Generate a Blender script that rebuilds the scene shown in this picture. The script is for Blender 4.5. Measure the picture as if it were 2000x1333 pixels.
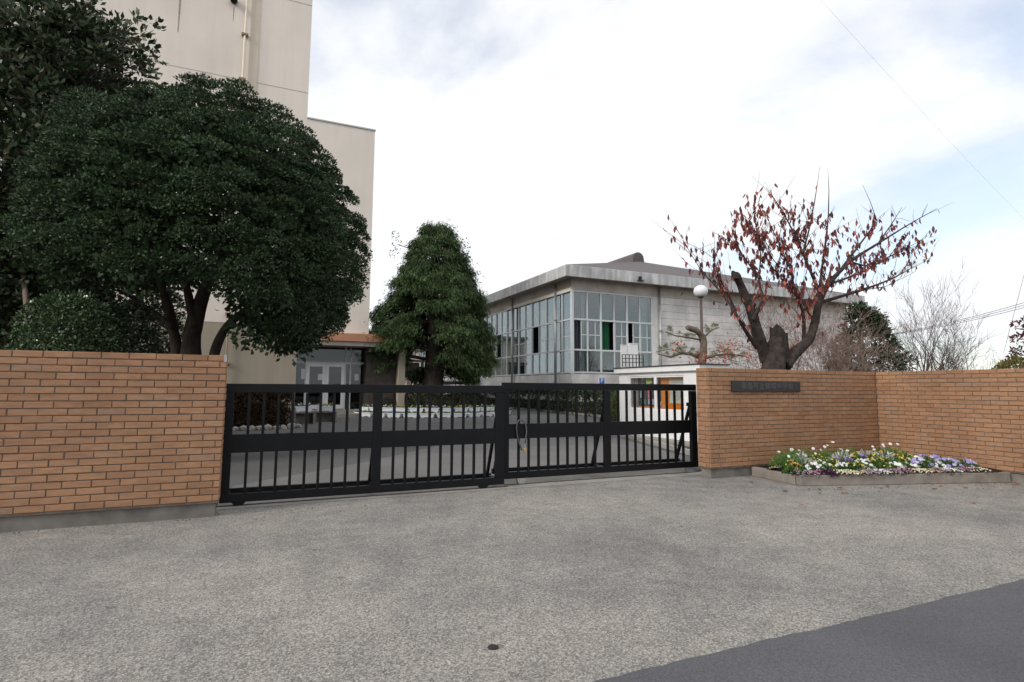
import bpy, bmesh, math, random
import numpy as np
from mathutils import Vector, Matrix, Quaternion
random.seed(7); RNG = np.random.default_rng(11)
for o in list(bpy.data.objects): bpy.data.objects.remove(o)
S = bpy.context.scene; COL = S.collection; PI = math.pi

# ---------------------------------------------------------------- camera
EYE = 1.36; FPX = 1120.0; CX, CY = 1000.0, 642.3
yaw, pitch, roll = math.radians(24.1), math.radians(6.0), math.radians(0.3)
F0 = Vector((math.sin(yaw), math.cos(yaw), 0)); R0 = Vector((math.cos(yaw), -math.sin(yaw), 0)); U0 = Vector((0, 0, 1))
Fv = F0*math.cos(pitch)+U0*math.sin(pitch); Uv = U0*math.cos(pitch)-F0*math.sin(pitch)
Rv = R0*math.cos(roll)+Uv*math.sin(roll); Uv = Uv*math.cos(roll)-R0*math.sin(roll)
Fv.normalize(); Rv.normalize(); Uv = Rv.cross(Fv); 
cam = bpy.data.cameras.new('camera'); camo = bpy.data.objects.new('camera', cam); COL.objects.link(camo)
M = Matrix((Rv, Uv, -Fv)).transposed().to_4x4(); M.translation = Vector((0, 0, EYE)); camo.matrix_world = M
cam.sensor_width = 36.0; cam.lens = 36.0*FPX/2000.0; cam.shift_y = -(666.5-CY)/2000.0; cam.clip_end = 3000; cam.clip_start = 0.05
S.camera = camo
CAM = Vector((0, 0, EYE))
def ray(px, py): return (Fv*FPX+Rv*(px-CX)-Uv*(py-CY)).normalized()
def atY(px, py, y): d = ray(px, py); return CAM+d*(y/d.y)
def atX(px, py, x): d = ray(px, py); return CAM+d*(x/d.x)
def atZ(px, py, z=0.0): d = ray(px, py); return CAM+d*((z-EYE)/d.z)
def atD(px, py, D): d = ray(px, py); return CAM+d*(D/d.dot(F0))

# ---------------------------------------------------------------- world, sun, exposure
SUN_DIR = Vector((-0.84, -0.22, 0.50)).normalized()        # towards the sun
W = bpy.data.worlds.new('World'); S.world = W; W.use_nodes = True
nt = W.node_tree; nt.nodes.clear(); N = nt.nodes.new; Lk = nt.links.new
out = N('ShaderNodeOutputWorld'); mix = N('ShaderNodeMixShader'); bg1 = N('ShaderNodeBackground'); bg2 = N('ShaderNodeBackground')
sky = N('ShaderNodeTexSky'); sky.sky_type = 'NISHITA'; sky.sun_disc = False
sky.sun_elevation = math.asin(SUN_DIR.z); sky.sun_rotation = math.atan2(SUN_DIR.x, SUN_DIR.y)
sky.air_density = 1.0; sky.dust_density = 1.5; sky.ozone_density = 1.0
Lk(sky.outputs[0], bg1.inputs[0]); bg1.inputs[1].default_value = 0.15
tc = N('ShaderNodeTexCoord'); sep = N('ShaderNodeSeparateXYZ'); Lk(tc.outputs['Generated'], sep.inputs[0])
def wmath(op, a, b=None, c=None):
    n = N('ShaderNodeMath'); n.operation = op
    for i, v in enumerate((a, b, c)):
        if v is None: continue
        if isinstance(v, (int, float)): n.inputs[i].default_value = v
        else: Lk(v, n.inputs[i])
    return n.outputs[0]
zz = wmath('ADD', wmath('MAXIMUM', sep.outputs[2], 0.0), 0.22)
comb = N('ShaderNodeCombineXYZ'); Lk(wmath('DIVIDE', sep.outputs[0], zz), comb.inputs[0]); Lk(wmath('DIVIDE', sep.outputs[1], zz), comb.inputs[1])
def wnoise(scale, detail, off, rough=0.55, dist=0.0):
    mp = N('ShaderNodeMapping'); mp.inputs['Location'].default_value = off; Lk(comb.outputs[0], mp.inputs['Vector'])
    n = N('ShaderNodeTexNoise'); n.inputs['Scale'].default_value = scale; n.inputs['Detail'].default_value = detail
    n.inputs['Roughness'].default_value = rough; n.inputs['Distortion'].default_value = dist
    Lk(mp.outputs[0], n.inputs['Vector']); return n.outputs['Fac']
CLOUD_OFF = (-4.76, -10.77, 0.0)
n1 = wnoise(0.85, 9, CLOUD_OFF, 0.58, 0.25)
mr = N('ShaderNodeMapRange'); mr.interpolation_type = 'SMOOTHSTEP'; Lk(n1, mr.inputs[0]); mr.inputs[1].default_value = 0.33; mr.inputs[2].default_value = 0.52; mr.inputs[3].default_value = 0.45; mr.inputs[4].default_value = 1.0
n2 = wnoise(1.6, 8, (7.7, 2.0, 0.0), 0.55, 0.4)
mr2 = N('ShaderNodeMapRange'); Lk(n2, mr2.inputs[0]); mr2.inputs[1].default_value = 0.3; mr2.inputs[2].default_value = 0.62; mr2.inputs[3].default_value = 0.93; mr2.inputs[4].default_value = 1.03
ccol = N('ShaderNodeMixRGB'); ccol.blend_type = 'MULTIPLY'; ccol.inputs[0].default_value = 1.0; ccol.inputs[1].default_value = (0.965, 0.975, 1.0, 1)
Lk(mr2.outputs[0], ccol.inputs[2]); Lk(ccol.outputs[0], bg2.inputs[0]); bg2.inputs[1].default_value = 0.78
Lk(mr.outputs[0], mix.inputs[0]); Lk(bg1.outputs[0], mix.inputs[1]); Lk(bg2.outputs[0], mix.inputs[2]); Lk(mix.outputs[0], out.inputs[0])
sl = bpy.data.lights.new('sun', 'SUN'); sl.energy = 1.5; sl.angle = math.radians(16); sl.color = (1.0, 0.955, 0.89)
so = bpy.data.objects.new('sun', sl); COL.objects.link(so); so.location = (-30, -12, 40)
so.rotation_euler = SUN_DIR.to_track_quat('Z', 'Y').to_euler()
S.view_settings.view_transform = 'Standard'; S.view_settings.look = 'None'; S.view_settings.gamma = 1.0; S.view_settings.exposure = 0.48
S.view_settings.use_curve_mapping = False

# ---------------------------------------------------------------- helpers
def tag(o, label=None, cat=None, group=None, kind=None):
    if label: o['label'] = label
    if cat: o['category'] = cat
    if group: o['group'] = group
    if kind: o['kind'] = kind
    return o
def empty(name, loc, label=None, cat=None, group=None):
    o = bpy.data.objects.new(name, None); COL.objects.link(o); o.location = loc; o.empty_display_size = 0.2
    return tag(o, label, cat, group)
def link(name, me, parent=None, loc=None, keep=True):
    o = bpy.data.objects.new(name, me); COL.objects.link(o)
    if parent is not None:
        o.parent = parent
        if keep: o.matrix_parent_inverse = Matrix.Translation(-world_loc(parent))
    if loc is not None: o.location = loc
    return o
def world_loc(o):
    v = Vector(o.location)
    if o.parent is not None: v = v + world_loc(o.parent) + o.matrix_parent_inverse.translation
    return v
class MB:
    """collects shapes in world coordinates, builds ONE mesh"""
    def __init__(s): s.v = []; s.f = []; s.m = []
    def add(s, vs, fs, mi=0):
        b = len(s.v); s.v += [tuple(p) for p in vs]; s.f += [tuple(b+i for i in f) for f in fs]; s.m += [mi]*len(fs); return s
    def box(s, x0, y0, z0, x1, y1, z1, mi=0):
        v = [(x0,y0,z0),(x1,y0,z0),(x1,y1,z0),(x0,y1,z0),(x0,y0,z1),(x1,y0,z1),(x1,y1,z1),(x0,y1,z1)]
        return s.add(v, [(0,3,2,1),(4,5,6,7),(0,1,5,4),(1,2,6,5),(2,3,7,6),(3,0,4,7)], mi)
    def bar(s, a, b, w, h, up=(0,0,1), mi=0):
        a, b = Vector(a), Vector(b); d = (b-a).normalized(); u = Vector(up)
        sd = d.cross(u); sd = sd.normalized() if sd.length > 1e-5 else Vector((1,0,0)); u = sd.cross(d)
        c = [sd*w/2*i+u*h/2*j for i, j in ((-1,-1),(1,-1),(1,1),(-1,1))]
        return s.add([a+k for k in c]+[b+k for k in c], [(3,2,1,0),(4,5,6,7),(0,1,5,4),(1,2,6,5),(2,3,7,6),(3,0,4,7)], mi)
    def tube(s, pts, rad, n=8, cap=True, mi=0):
        pts = [Vector(p) for p in pts]; k = len(pts); rad = rad if hasattr(rad, '__len__') else [rad]*k
        vs = []; ref = None
        for i, p in enumerate(pts):
            t = (pts[min(i+1,k-1)]-pts[max(i-1,0)]); t = t.normalized() if t.length > 1e-9 else Vector((0,0,1))
            if ref is None: ref = t.orthogonal().normalized()
            ref = (ref-t*ref.dot(t)); ref = ref.normalized() if ref.length > 1e-6 else t.orthogonal().normalized()
            q = t.cross(ref)
            for j in range(n):
                a = 2*PI*j/n; vs.append(p+(ref*math.cos(a)+q*math.sin(a))*rad[i])
        fs = [(i*n+j, i*n+(j+1)%n, (i+1)*n+(j+1)%n, (i+1)*n+j) for i in range(k-1) for j in range(n)]
        if cap: fs += [tuple(range(n-1,-1,-1)), tuple(range((k-1)*n, k*n))]
        return s.add(vs, fs, mi)
    def rough(s, pts, rad, n=12, amp=.07, step=.06, mi=0):
        pts = [Vector(p) for p in pts]; P = []; R = []; k = len(pts)
        for i in range(k-1):
            p0, p1, p2, p3 = pts[max(i-1,0)], pts[i], pts[i+1], pts[min(i+2,k-1)]; m = max(2, int((p2-p1).length/step))
            for j in range(m):
                t = j/m; P.append(.5*((2*p1)+(p2-p0)*t+(2*p0-5*p1+4*p2-p3)*t*t+(3*p1-p0-3*p2+p3)*t**3)); R.append(rad[i]+(rad[i+1]-rad[i])*t)
        P.append(pts[-1]); R.append(rad[-1]); b0 = len(s.v); s.tube(P, R, n, mi=mi); ph = [random.uniform(0,6) for _ in range(4)]
        for a in range(len(P)):
            for j in range(n):
                q = 2*PI*j/n; f = 1+amp*(.6*math.sin(3*q+ph[0]+a*.35)+.5*math.sin(5*q+ph[1]-a*.5)+.5*math.sin(a*.9+ph[2])*math.sin(2*q+ph[3])+random.gauss(0,.35))
                v = Vector(s.v[b0+a*n+j]); s.v[b0+a*n+j] = tuple(P[a]+(v-P[a])*f)
        return s
    def lathe(s, c, prof, n=16, mi=0):
        vs = []; k = len(prof)
        for r, z in prof:
            for j in range(n): a = 2*PI*j/n; vs.append((c[0]+r*math.cos(a), c[1]+r*math.sin(a), c[2]+z))
        fs = [(i*n+j, i*n+(j+1)%n, (i+1)*n+(j+1)%n, (i+1)*n+j) for i in range(k-1) for j in range(n)]
        fs += [tuple(range(n-1,-1,-1)), tuple(range((k-1)*n, k*n))]
        return s.add(vs, fs, mi)
    def prism(s, poly, z0, z1, mi=0):
        n = len(poly); vs = [(p[0],p[1],z0) for p in poly]+[(p[0],p[1],z1) for p in poly]
        fs = [tuple(range(n-1,-1,-1)), tuple(range(n,2*n))]+[(i,(i+1)%n,n+(i+1)%n,n+i) for i in range(n)]
        return s.add(vs, fs, mi)
    def mesh(s, name, mats, smooth=False, bevel=0.0, org=None):
        me = bpy.data.meshes.new(name)
        vs = s.v if org is None else [(p[0]-org[0], p[1]-org[1], p[2]-org[2]) for p in s.v]
        me.from_pydata(vs, [], s.f)
        for m in (mats if isinstance(mats, (list, tuple)) else [mats]): me.materials.append(m)
        me.polygons.foreach_set('material_index', s.m)
        if bevel > 0:
            bm = bmesh.new(); bm.from_mesh(me)
            bmesh.ops.bevel(bm, geom=list(bm.edges), offset=bevel, segments=1, affect='EDGES', clamp_overlap=True); bm.to_mesh(me); bm.free()
        if smooth: me.polygons.foreach_set('use_smooth', [True]*len(me.polygons))
        me.update(); return me
    def obj(s, name, mats, parent=None, smooth=False, bevel=0.0, **kw):
        return tag(link(name, s.mesh(name, mats, smooth, bevel), parent), **kw)
def npmesh(name, V, quads, mat, smooth=False):
    V = np.asarray(V, dtype=np.float32); Q = np.asarray(quads, dtype=np.int32); k = Q.shape[1]
    me = bpy.data.meshes.new(name); me.vertices.add(len(V)); me.vertices.foreach_set('co', V.ravel())
    me.loops.add(Q.size); me.loops.foreach_set('vertex_index', Q.ravel())
    me.polygons.add(len(Q)); me.polygons.foreach_set('loop_start', np.arange(len(Q), dtype=np.int32)*k)
    try: me.polygons.foreach_set('loop_total', np.full(len(Q), k, dtype=np.int32))
    except Exception: pass
    me.materials.append(mat); me.update(calc_edges=True); me.validate(); return me
def unit(a): return a/np.maximum(np.linalg.norm(a, axis=1, keepdims=True), 1e-9)
def leafmesh(name, P, D, L, Wd, mat, droop=0.0):
    """one folded rhombic leaf (quad) at each P pointing along D"""
    P = np.asarray(P, float); D = unit(np.asarray(D, float)); n = len(P)
    rnd = unit(RNG.normal(size=(n,3))); sd = unit(np.cross(D, rnd)); nn = np.cross(sd, D)
    L = (np.ones(n)*L)[:,None]*RNG.uniform(.75,1.25,(n,1)); Wd = (np.ones(n)*Wd)[:,None]*RNG.uniform(.8,1.2,(n,1))
    v0 = P; v2 = P+D*L; v2[:,2] -= droop*L[:,0]; md = P+D*L*.5+nn*L*.08
    V = np.empty((n*4,3)); V[0::4] = v0; V[1::4] = md+sd*Wd; V[2::4] = v2; V[3::4] = md-sd*Wd
    Q = np.arange(n*4).reshape(n,4); return npmesh(name, V, Q, mat)

# ---------------------------------------------------------------- materials
def lin(r, g, b): return tuple(((c/255.0)/12.92 if c/255.0 <= .04045 else ((c/255.0+.055)/1.055)**2.4) for c in (r,g,b))+(1.0,)
def ramp(nt, fac, stops):
    r = nt.nodes.new('ShaderNodeValToRGB'); e = r.color_ramp.elements
    e[0].position, e[0].color = stops[0][0], stops[0][1]; e[1].position, e[1].color = stops[-1][0], stops[-1][1]
    for p, c in stops[1:-1]: k = e.new(p); k.color = c
    nt.links.new(fac, r.inputs[0]); return r.outputs[0]
def c4(c, k=1.0): return (min(c[0]*k,1), min(c[1]*k,1), min(c[2]*k,1), 1)
def base(name):
    m = bpy.data.materials.new(name); m.use_nodes = True; nt = m.node_tree; return m, nt, nt.nodes['Principled BSDF']
def noise(nt, scale, detail=5, vec=None, rough=.55, stretch=None, dist=0):
    n = nt.nodes.new('ShaderNodeTexNoise'); n.inputs['Scale'].default_value = scale; n.inputs['Detail'].default_value = detail
    n.inputs['Roughness'].default_value = rough; n.inputs['Distortion'].default_value = dist
    g = nt.nodes.new('ShaderNodeNewGeometry')
    src = g.outputs['Position']
    if stretch:
        mp = nt.nodes.new('ShaderNodeMapping'); mp.inputs['Scale'].default_value = stretch; nt.links.new(src, mp.inputs[0]); src = mp.outputs[0]
    nt.links.new(src, n.inputs['Vector']); return n.outputs['Fac']
def bump(nt, b, h, strength=.3, dist=.01):
    n = nt.nodes.new('ShaderNodeBump'); n.inputs['Strength'].default_value = strength; n.inputs['Distance'].default_value = dist
    nt.links.new(h, n.inputs['Height']); nt.links.new(n.outputs[0], b.inputs['Normal'])
def mixc(nt, a, b, fac, mode='MIX'):
    n = nt.nodes.new('ShaderNodeMixRGB'); n.blend_type = mode
    for i, v in ((0,fac),(1,a),(2,b)):
        if isinstance(v, (int,float)): n.inputs[i].default_value = v
        elif isinstance(v, tuple): n.inputs[i].default_value = v
        else: nt.links.new(v, n.inputs[i])
    return n.outputs[0]
def mat(name, col, rough=.6, var=.15, scale=6, spec=.3, metal=0, bmp=0, bscale=60, stretch=None, bdist=.004):
    m, nt, b = base(name); c = col if len(col) == 4 else col+(1,)
    f = noise(nt, scale, 6, stretch=stretch)
    nt.links.new(ramp(nt, f, [(.3, c4(c,1-var)), (.7, c4(c,1+var))]), b.inputs['Base Color'])
    b.inputs['Roughness'].default_value = rough; b.inputs['Specular IOR Level'].default_value = spec; b.inputs['Metallic'].default_value = metal
    if bmp: bump(nt, b, noise(nt, bscale, 4), bmp, bdist)
    return m
def leafmat(name, stops, rough=.5, spec=.35, obj_random=False, trans=.15, patch=0.0, pscale=.8):
    m, nt, b = base(name)
    if obj_random: fac = nt.nodes.new('ShaderNodeObjectInfo').outputs['Random']
    else: fac = nt.nodes.new('ShaderNodeNewGeometry').outputs['Random Per Island']
    col = ramp(nt, fac, stops)
    if patch:
        col = mixc(nt, col, ramp(nt, noise(nt, pscale, 3), [(.35,(1-patch,)*3+(1,)),(.65,(1,1,1,1))]), 1.0, 'MULTIPLY')
    nt.links.new(col, b.inputs['Base Color']); b.inputs['Roughness'].default_value = rough; b.inputs['Specular IOR Level'].default_value = spec
    if trans:
        t = nt.nodes.new('ShaderNodeBsdfTranslucent'); nt.links.new(col, t.inputs[0]); mx = nt.nodes.new('ShaderNodeMixShader'); mx.inputs[0].default_value = trans
        nt.links.new(b.outputs[0], mx.inputs[1]); nt.links.new(t.outputs[0], mx.inputs[2]); nt.links.new(mx.outputs[0], nt.nodes['Material Output'].inputs[0])
    return m
def glassmat(name, tint=(.75,.82,.82), refl=.22, rough=.02, top=.95):
    m, nt, b = base(name); nt.nodes.remove(b)
    tr = nt.nodes.new('ShaderNodeBsdfTransparent'); tr.inputs[0].default_value = tint+(1,)
    gl = nt.nodes.new('ShaderNodeBsdfGlossy'); gl.inputs['Roughness'].default_value = rough; gl.inputs[0].default_value = (.9,.93,.95,1)
    lw = nt.nodes.new('ShaderNodeLayerWeight'); lw.inputs[0].default_value = .3
    mp = nt.nodes.new('ShaderNodeMapRange'); mp.inputs[3].default_value = refl; mp.inputs[4].default_value = top; nt.links.new(lw.outputs['Fresnel'], mp.inputs[0])
    mx = nt.nodes.new('ShaderNodeMixShader'); nt.links.new(mp.outputs[0], mx.inputs[0]); nt.links.new(tr.outputs[0], mx.inputs[1]); nt.links.new(gl.outputs[0], mx.inputs[2])
    nt.links.new(mx.outputs[0], nt.nodes['Material Output'].inputs[0]); return m

def brickmat(name, island):
    m, nt, b = base(name)
    r = nt.nodes.new('ShaderNodeNewGeometry').outputs['Random Per Island'] if island else nt.nodes.new('ShaderNodeObjectInfo').outputs['Random']
    col = ramp(nt, r, [(0,(.295,.156,.086,1)),(.2,(.322,.174,.096,1)),(.55,(.342,.186,.104,1)),(.85,(.364,.200,.112,1)),(.95,(.335,.192,.114,1)),(1,(.30,.185,.122,1))])
    f = ramp(nt, noise(nt, 9, 6, stretch=(1,1,4)), [(.3,(.80,.80,.80,1)),(.7,(1.12,1.12,1.12,1))])
    col = mixc(nt, col, f, 1.0, 'MULTIPLY')
    st = ramp(nt, noise(nt, 1.3, 5, stretch=(1,1,.5)), [(.4,(1,1,1,1)),(.75,(.80,.78,.77,1))])
    col = mixc(nt, col, st, 1.0, 'MULTIPLY')
    nt.links.new(col, b.inputs['Base Color']); b.inputs['Roughness'].default_value = .62; b.inputs['Specular IOR Level'].default_value = .35
    bump(nt, b, noise(nt, 130, 4), .25, .003); return m
M_brick, M_brick_i = brickmat('brick_tile', False), brickmat('brick_tile_joined', True)
M_mortar = mat('mortar', (.15,.120,.098), .9, .25, 12, .1, bmp=.3, bscale=150)
M_wbase = mat('wall_base_concrete', (.16,.15,.135), .85, .3, 4, .2, bmp=.3, bscale=90)
M_kerb = mat('bed_kerb_concrete', (.225,.20,.175), .85, .22, 5, .2, bmp=.3, bscale=90)
M_gate = mat('black_gate_paint', (.005,.0055,.007), .45, .25, 8, .22)
M_rail = mat('rusty_rail', (.10,.065,.045), .7, .4, 20, .3, metal=.3)
M_galv = mat('galvanised_steel', (.42,.42,.41), .45, .2, 30, .5, metal=.7)
M_conc = mat('smooth_concrete', (.30,.29,.27), .85, .2, 3, .2, bmp=.2, bscale=60)
M_cable = mat('cable_sheath', (.10,.10,.11), .35, .1, 10, .5)
M_brass = mat('brass', (.62,.42,.12), .35, .1, 20, .5, metal=.8)
M_plaque = mat('plaque_stone', (.020,.021,.023), .38, .3, 14, .5)
M_letters = mat('plaque_letters', (.085,.088,.09), .5, .2, 30, .4)
M_soil = mat('soil', (.035,.026,.019), .95, .4, 25, .1, bmp=.8, bscale=50, bdist=.02)
M_white = mat('white_paint', (.80,.80,.80), .5, .05, 3, .3)
M_whitealu = mat('white_window_frame', (.60,.62,.64), .45, .06, 5, .4)
M_bark = mat('dark_bark', (.05,.04,.033), .9, .45, 9, .15, bmp=.9, bscale=25, bdist=.02, stretch=(1,1,.35))
M_barkg = mat('grey_bark', (.16,.125,.10), .9, .35, 14, .15, bmp=.6, bscale=40, bdist=.01)
M_cherry = mat('cherry_bark', (.050,.039,.034), .85, .5, 10, .2, bmp=.9, bscale=30, bdist=.02)
M_cut = mat('cut_wood', (.045,.038,.033), .95, .4, 12, .1, bmp=.8, bscale=40, bdist=.02)
M_twig = mat('twig', (.17,.115,.10), .8, .2, 10, .2)
# ================================================================ GROUND
def groundmat():
    m, nt, b = base('worn_aggregate_asphalt')
    big = noise(nt, .38, 7, rough=.62); mid = noise(nt, 3.2, 6, rough=.65); fine = noise(nt, 55, 3, rough=.7)
    col = ramp(nt, big, [(.30,(.172,.168,.162,1)),(.46,(.238,.230,.218,1)),(.60,(.292,.278,.256,1))])
    col = mixc(nt, col, ramp(nt, mid, [(.3,(.80,.80,.81,1)),(.68,(1.14,1.13,1.11,1))]), 1.0, 'MULTIPLY')
    vo = nt.nodes.new('ShaderNodeTexVoronoi'); vo.inputs['Scale'].default_value = 112; g = nt.nodes.new('ShaderNodeNewGeometry'); nt.links.new(g.outputs['Position'], vo.inputs['Vector'])
    bw = nt.nodes.new('ShaderNodeRGBToBW'); nt.links.new(vo.outputs['Color'], bw.inputs[0])
    col = mixc(nt, col, ramp(nt, bw.outputs[0], [(.15,(.42,.42,.43,1)),(.5,(1,1,1,1)),(.85,(1.75,1.72,1.67,1))]), .75, 'MULTIPLY')
    col = mixc(nt, col, ramp(nt, fine, [(.3,(.66,.66,.67,1)),(.7,(1.25,1.24,1.2,1))]), .8, 'MULTIPLY')
    vg = nt.nodes.new('ShaderNodeTexVoronoi'); vg.inputs['Scale'].default_value = 2.1; g2 = nt.nodes.new('ShaderNodeNewGeometry'); nt.links.new(g2.outputs['Position'], vg.inputs['Vector'])
    col = mixc(nt, col, ramp(nt, vg.outputs['Distance'], [(.035,(.45,.44,.43,1)),(.06,(1,1,1,1))]), .8, 'MULTIPLY')
    cr = nt.nodes.new('ShaderNodeTexVoronoi'); cr.feature = 'DISTANCE_TO_EDGE'; cr.inputs['Scale'].default_value = .30
    wn = nt.nodes.new('ShaderNodeTexNoise'); wn.inputs['Scale'].default_value = 1.2; wn.inputs['Detail'].default_value = 8; nt.links.new(g2.outputs['Position'], wn.inputs['Vector'])
    wv = nt.nodes.new('ShaderNodeMixRGB'); wv.blend_type = 'ADD'; wv.inputs[0].default_value = 1.1; nt.links.new(g2.outputs['Position'], wv.inputs[1]); nt.links.new(wn.outputs['Color'], wv.inputs[2]); nt.links.new(wv.outputs[0], cr.inputs['Vector'])
    col = mixc(nt, col, ramp(nt, cr.outputs['Distance'], [(.0012,(.62,.61,.60,1)),(.0035,(1,1,1,1))]), ramp(nt, noise(nt, .5, 3), [(.52,(0,0,0,1)),(.62,(.8,.8,.8,1))]), 'MULTIPLY')
    nt.links.new(col, b.inputs['Base Color']); b.inputs['Roughness'].default_value = .92; b.inputs['Specular IOR Level'].default_value = .2
    bump(nt, b, vo.outputs['Distance'], .55, .006); return m
def roadmat(name, c, sc=110):
    m, nt, b = base(name)
    col = ramp(nt, noise(nt, .8, 5), [(.3,c4(c,.86)),(.7,c4(c,1.12))])
    f = noise(nt, sc, 4, rough=.8)
    col = mixc(nt, col, ramp(nt, f, [(.32,(.60,.60,.60,1)),(.68,(1.5,1.49,1.47,1))]), 1.0, 'MULTIPLY')
    nt.links.new(col, b.inputs['Base Color']); b.inputs['Roughness'].default_value = .9; b.inputs['Specular IOR Level'].default_value = .2
    bump(nt, b, f, .5, .004); return m
M_ground, M_road, M_yard = groundmat(), roadmat('street_asphalt', (.098,.098,.107)), roadmat('yard_asphalt', (.105,.104,.104), 60)
M_patch = roadmat('yard_patch_asphalt', (.155,.152,.15), 70)
M_bare = mat('planted_earth', (.085,.066,.048), .95, .35, 3, .1, bmp=.6, bscale=20, bdist=.02)
def sheet(name, pts, z, m, **kw):
    b = MB(); b.add([(x,y,z) for x,y in pts], [tuple(range(len(pts)))]); return b.obj(name, m, **kw)
sheet('ground', [(-900,-900),(900,-900),(900,900),(-900,900)], -.012, M_bare, kind='structure')
# entrance apron with a slightly ragged street edge
ex = np.linspace(-40, 40, 900); ey = 2.43+.004*np.sin(ex*3.1)+.004*np.sin(ex*7.7)+RNG.normal(0,.0045,900)
ap = [(float(x),float(y)) for x,y in zip(ex,ey)]
sheet('entrance_apron', [(-40,2.2),(40,2.2),(40,7.35),(-40,7.35)], 0.0, M_ground, kind='structure')
sheet('street', [(-40,-30),(40,-30)]+ap[::-1], .004, M_road, kind='structure')
sheet('gate_sill', [(-.32,7.345),(6.9,7.345),(6.9,8.15),(-.32,8.15)], .003, M_conc, kind='structure')
kerbline = [(7.15,7.2),(7.75,8.2),(8.25,9.3),(9.0,11.6),(9.75,13.9),(11.0,16.0),(13.2,18.9),(14.85,21.3),(15.75,24.9),(16.2,30),(16.5,40),(16.9,62)]
sheet('school_yard', [(-.32,8.15),(6.9,8.15),(7.15,7.36)]+kerbline[1:]+[(16.9,90),(-.5,90),(-.5,21.0),(-1.2,19.4),(-1.6,14),(-1.2,9)], -.004, M_yard, kind='structure')
sheet('asphalt_patch', [(-.32,8.16),(6.85,8.16),(8.2,9.6),(9.4,13.6),(5.6,15.2),(2.0,11.0),(-.2,9.0)], .0, M_patch, kind='structure')
# ================================================================ BRICK WALLS
CH, BL, JT = .0702, .2370, .010; NC = 22; Z0 = .165; WY = 6.95; WX0, WX1 = -.28, 6.465; TH = .27; CX_R = 10.46
def brick_mesh(L):
    b = MB(); b.box(0, 0, 0, L-JT, .022, CH-JT); return b.mesh('brick', M_brick, bevel=.003)
_bm = {}
def bmesh_len(L):
    L = round(L, 3)
    if L not in _bm: _bm[L] = brick_mesh(L)
    return _bm[L]
def courses(length, shift=0.0):
    """pieces (u, course, L) of running bond, u from 0 to length"""
    out = []
    for k in range(NC):
        u = -(BL/2 if k % 2 else 0)-shift
        while u < length-.001:
            a, c = max(u, 0), min(u+BL, length)
            if c-a > .03: out.append((a, k, c-a))
            u += BL
    return out
def face(parent, pieces, org, ax, score, limit, name='brick'):
    """ax: angle of wall run; local -y is outward"""
    rot = Matrix.Rotation(ax, 4, 'Z'); order = sorted(range(len(pieces)), key=lambda i: score(pieces[i])); st = MB(); nst = 0
    for r, i in enumerate(order):
        u, k, L = pieces[i]; jit = RNG.normal(0,.0011)
        p = rot @ Vector((u+JT/2+RNG.normal(0,.0012), jit, 0)); p = Vector(org)+p+Vector((0,0,k*CH+JT/2+RNG.normal(0,.0007)))
        if r < limit:
            o = bpy.data.objects.new(name, bmesh_len(L)); COL.objects.link(o); o.parent = parent
            o.matrix_parent_inverse = Matrix.Translation(-world_loc(parent)); o.location = p; o.rotation_euler = (RNG.normal(0,.010),RNG.normal(0,.003),ax+RNG.normal(0,.004))
        else:
            vs = [(0,0,0),(L-JT,0,0),(L-JT,.022,0),(0,.022,0),(0,0,CH-JT),(L-JT,0,CH-JT),(L-JT,.022,CH-JT),(0,.022,CH-JT)]
            st.add([p+(rot @ Vector(v)) for v in vs], [(0,3,2,1),(4,5,6,7),(0,1,5,4),(1,2,6,5),(2,3,7,6),(3,0,4,7)]); nst += 1
    if nst: st.obj('far_bricks', M_brick_i, parent, kind='stuff')
ZT = Z0+NC*CH
# left wall
wl = empty('brick_wall', (-2.5, WY, 0), 'long orange brick wall left of the black gate, on a grey concrete footing', 'wall')
LL = 5.2
MB().box(WX0-LL, WY+.009, Z0-.02, WX0-.009, WY+TH, ZT-.006).obj('mortar_core', M_mortar, wl)
MB().box(WX0-LL, WY+.035, -.05, WX0-.03, WY+TH-.03, Z0-.02).obj('concrete_footing', M_wbase, wl, bevel=.006)
pcs = courses(LL, .08); face(wl, pcs, (WX0-LL, WY, Z0), 0, lambda p: -p[0], 255)
face(wl, courses(TH-.02, .0), (WX0, WY+.024, Z0), PI/2, lambda p: p[0], 40)
# right wall carrying the plaque
wr = empty('brick_wall', (8.4, WY, 0), 'orange brick wall right of the gate carrying the dark name plaque', 'wall')
LR = CX_R-WX1
MB().box(WX1+.009, WY+.009, Z0-.02, CX_R+.2, WY+TH, ZT-.006).obj('mortar_core', M_mortar, wr)
MB().box(WX1+.03, WY+.035, -.05, CX_R+.19, WY+TH-.03, Z0-.02).obj('concrete_footing', M_wbase, wr, bevel=.006)
face(wr, courses(LR, .04), (WX1, WY, Z0), 0, lambda p: p[0], 258)
face(wr, courses(TH-.02, .06), (WX1, WY+TH, Z0), -PI/2, lambda p: p[0], 42)
# return wall
RL = 4.6
wt = empty('brick_wall', (CX_R, 5.5, 0), 'brick return wall at the right edge, turning forward behind the flower bed', 'wall')
MB().box(CX_R+.009, WY-RL, Z0-.02, CX_R+.2, WY+.006, ZT-.0075).obj('mortar_core', M_mortar, wt)
MB().box(CX_R+.035, WY-RL, -.05, CX_R+.19, WY+.02, Z0-.022).obj('concrete_footing', M_wbase, wt, bevel=.006)
face(wt, courses(RL, .1), (CX_R, WY+.004, Z0), -PI/2, lambda p: p[0], 290)
# small metal corner guard on the left wall
cg = MB(); cg.box(WX0-.03, WY-.004, ZT-.075, WX0+.004, WY-.001, ZT+.003); cg.box(WX0+.001, WY-.004, ZT-.075, WX0+.004, WY+.05, ZT+.003)
cg.obj('corner_guard', M_galv, wl)
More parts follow.
